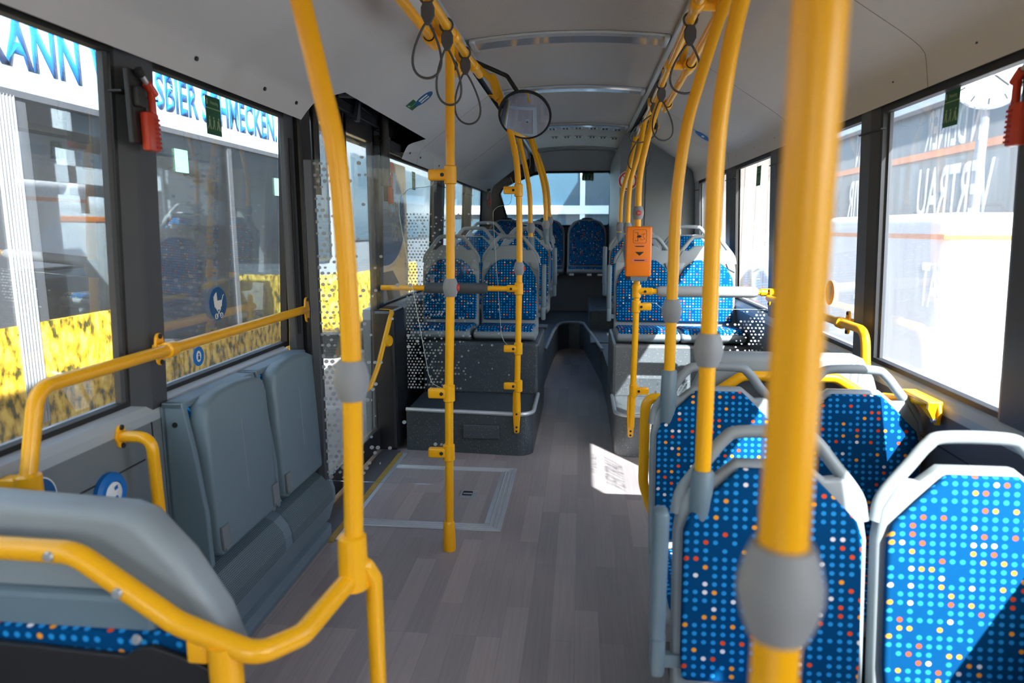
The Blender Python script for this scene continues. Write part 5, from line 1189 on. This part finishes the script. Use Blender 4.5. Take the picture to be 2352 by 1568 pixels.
# a second bus front behind the door, and a white framed hall behind everything
fb = thing('parked_coach', 'white and yellow bus front seen through the door glass', 'bus', (-4.0, 9.0, -0.36))
MB().box((-5.3, 8.2, 0.0), (-2.9, 16, 2.7), 0.22, 4).build('body', 'coach_body', fb, True)
MB().box((-5.15, 8.16, 0.95), (-3.05, 8.25, 2.5), 0.08, 3).build('windscreen', 'dark_glass', fb)
MB().box((-5.32, 8.17, 0.05), (-2.87, 12, 0.85), 0.15, 4).build('lower_body', 'rapeseed', fb, True)
MB().box((-2.9, 8.6, 1.2), (-2.88, 15.5, 2.3), 0.008).build('side_window', 'hall_glass', fb)
for yy in (9.4, 14): MB().lathe([(0, -0.12), (0.42, -0.12), (0.45, 0), (0.42, 0.12), (0, 0.12)], (-2.95, yy, 0.08), X, 20).build('wheel', 'black', fb)
hall = thing('glazed_hall', 'white framed hall with blue glazing behind the bus', 'building', (-2, 17, -0.36))
b = MB()
for x in (-13, -10.6, -8.2, -5.8, -3.6, -2.2, 0.02, 2.4): b.box((x-0.06, 16.9, -0.36), (x+0.06, 17.1, 5))
for z in (0.15, 1.80, 3.2, 4.9): b.box((-14, 16.88, z-0.10), (3.4, 17.12, z+0.10))
b.build('frame', 'white', hall)
MB().box((-14, 17.0, -0.3), (3.4, 17.03, 5)).build('glazing', 'hall_glass', hall)
MB().box((-14, 17.4, -0.36), (3.4, 17.6, 5)).build('rear_wall', 'panel', hall)
hs = thing('side_hall', 'white framed yard canopy far on the left', 'building', (-10, 12, -0.36))
b = MB()
for y in (7.0, 9.3, 11.6, 13.9): b.box((-9.2, y-0.1, -0.36), (-9.0, y+0.1, 5))
for z in (0.9, 2.3, 4.0): b.box((-9.2, 5, z-0.15), (-9.0, 16, z+0.15))
b.build('frame', 'white', hs)
MB().box((-9.6, 5, -0.36), (-9.4, 16, 4.2)).build('glazing', 'hall_glass', hs)

# ------------------------------------------------------------------ outside, right
sd = thing('board_shed', 'weathered grey board wall of a shed outside the right windows', 'shed', (3.5, 10, -0.36))
MB().box((1.95, 9.9, -0.36), (2.78, 16.0, 5.5)).build('board_wall', 'planks', sd)
MB().box((1.85, 9.85, 5.4), (2.9, 16.1, 5.6)).build('roof', 'panel_dark', sd)
v2 = thing('box_van', 'white box trailer with an orange stripe outside the near right window', 'van', (3.2, 5.2, -0.36))
MB().box((2.45, 4.95, 0.25), (3.65, 7.4, 1.46), 0.12, 4).build('body', 'white', v2, True)
MB().box((2.445, 4.945, 1.275), (3.655, 7.405, 1.315), 0.01).build('stripe', 'orange', v2)
for yy in (5.6, 6.7): MB().lathe([(0, -0.08), (0.27, -0.08), (0.3, 0), (0.27, 0.08), (0, 0.08)], (2.55, yy, -0.06), X, 20).build('wheel', 'black', v2)
hb = thing('workshop_hall', 'long grey workshop wall behind the white trailer on the right', 'building', (9, 10, -0.36))
MB().box((7.8, 2, -0.36), (8.2, 24, 4.0)).build('wall_panel', 'hall_glass', hb)
MB().box((7.7, 2, 2.9), (7.78, 24, 3.05)).build('orange_band', 'orange', hb)
MB().box((7.5, 1.8, 4.0), (8.5, 24, 4.2)).build('roof', 'white', hb)
ck = thing('yard_clock', 'round white station clock above the near right window', 'clock', (4.0, 7.5, -0.36))
MB().lathe([(0.0, -0.05), (0.33, -0.05), (0.345, 0.0), (0.33, 0.045), (0, 0.045)], (4.0, 7.5, 2.86), (-0.45, -0.9, 0), 40).build('clock_face', 'white_print', ck)
b = MB(); dn = Vector((-0.45, -0.9, 0)).normalized(); e1 = Z.cross(dn)*1.0; oc = Vector((4.0, 7.5, 2.86))+dn*0.046
e1 = Vector((-dn.y, dn.x, 0)) if True else e1
for q in range(12):
    aa = q*PI/6; rad = e1*math.sin(aa)+Z*math.cos(aa)
    b.tube([oc+rad*0.24, oc+rad*0.30], 0.008, 6)
for aa, ln in ((0.6, 0.14), (2.3, 0.2)):
    rad = e1*math.sin(aa)+Z*math.cos(aa); b.tube([oc, oc+rad*ln], 0.01, 6)
b.build('clock_marks', 'ink', ck)
MB().tube([(4.0, 7.56, -0.36), (4.0, 7.56, 2.60)], 0.05, 14).build('clock_post', 'grey_print', ck)
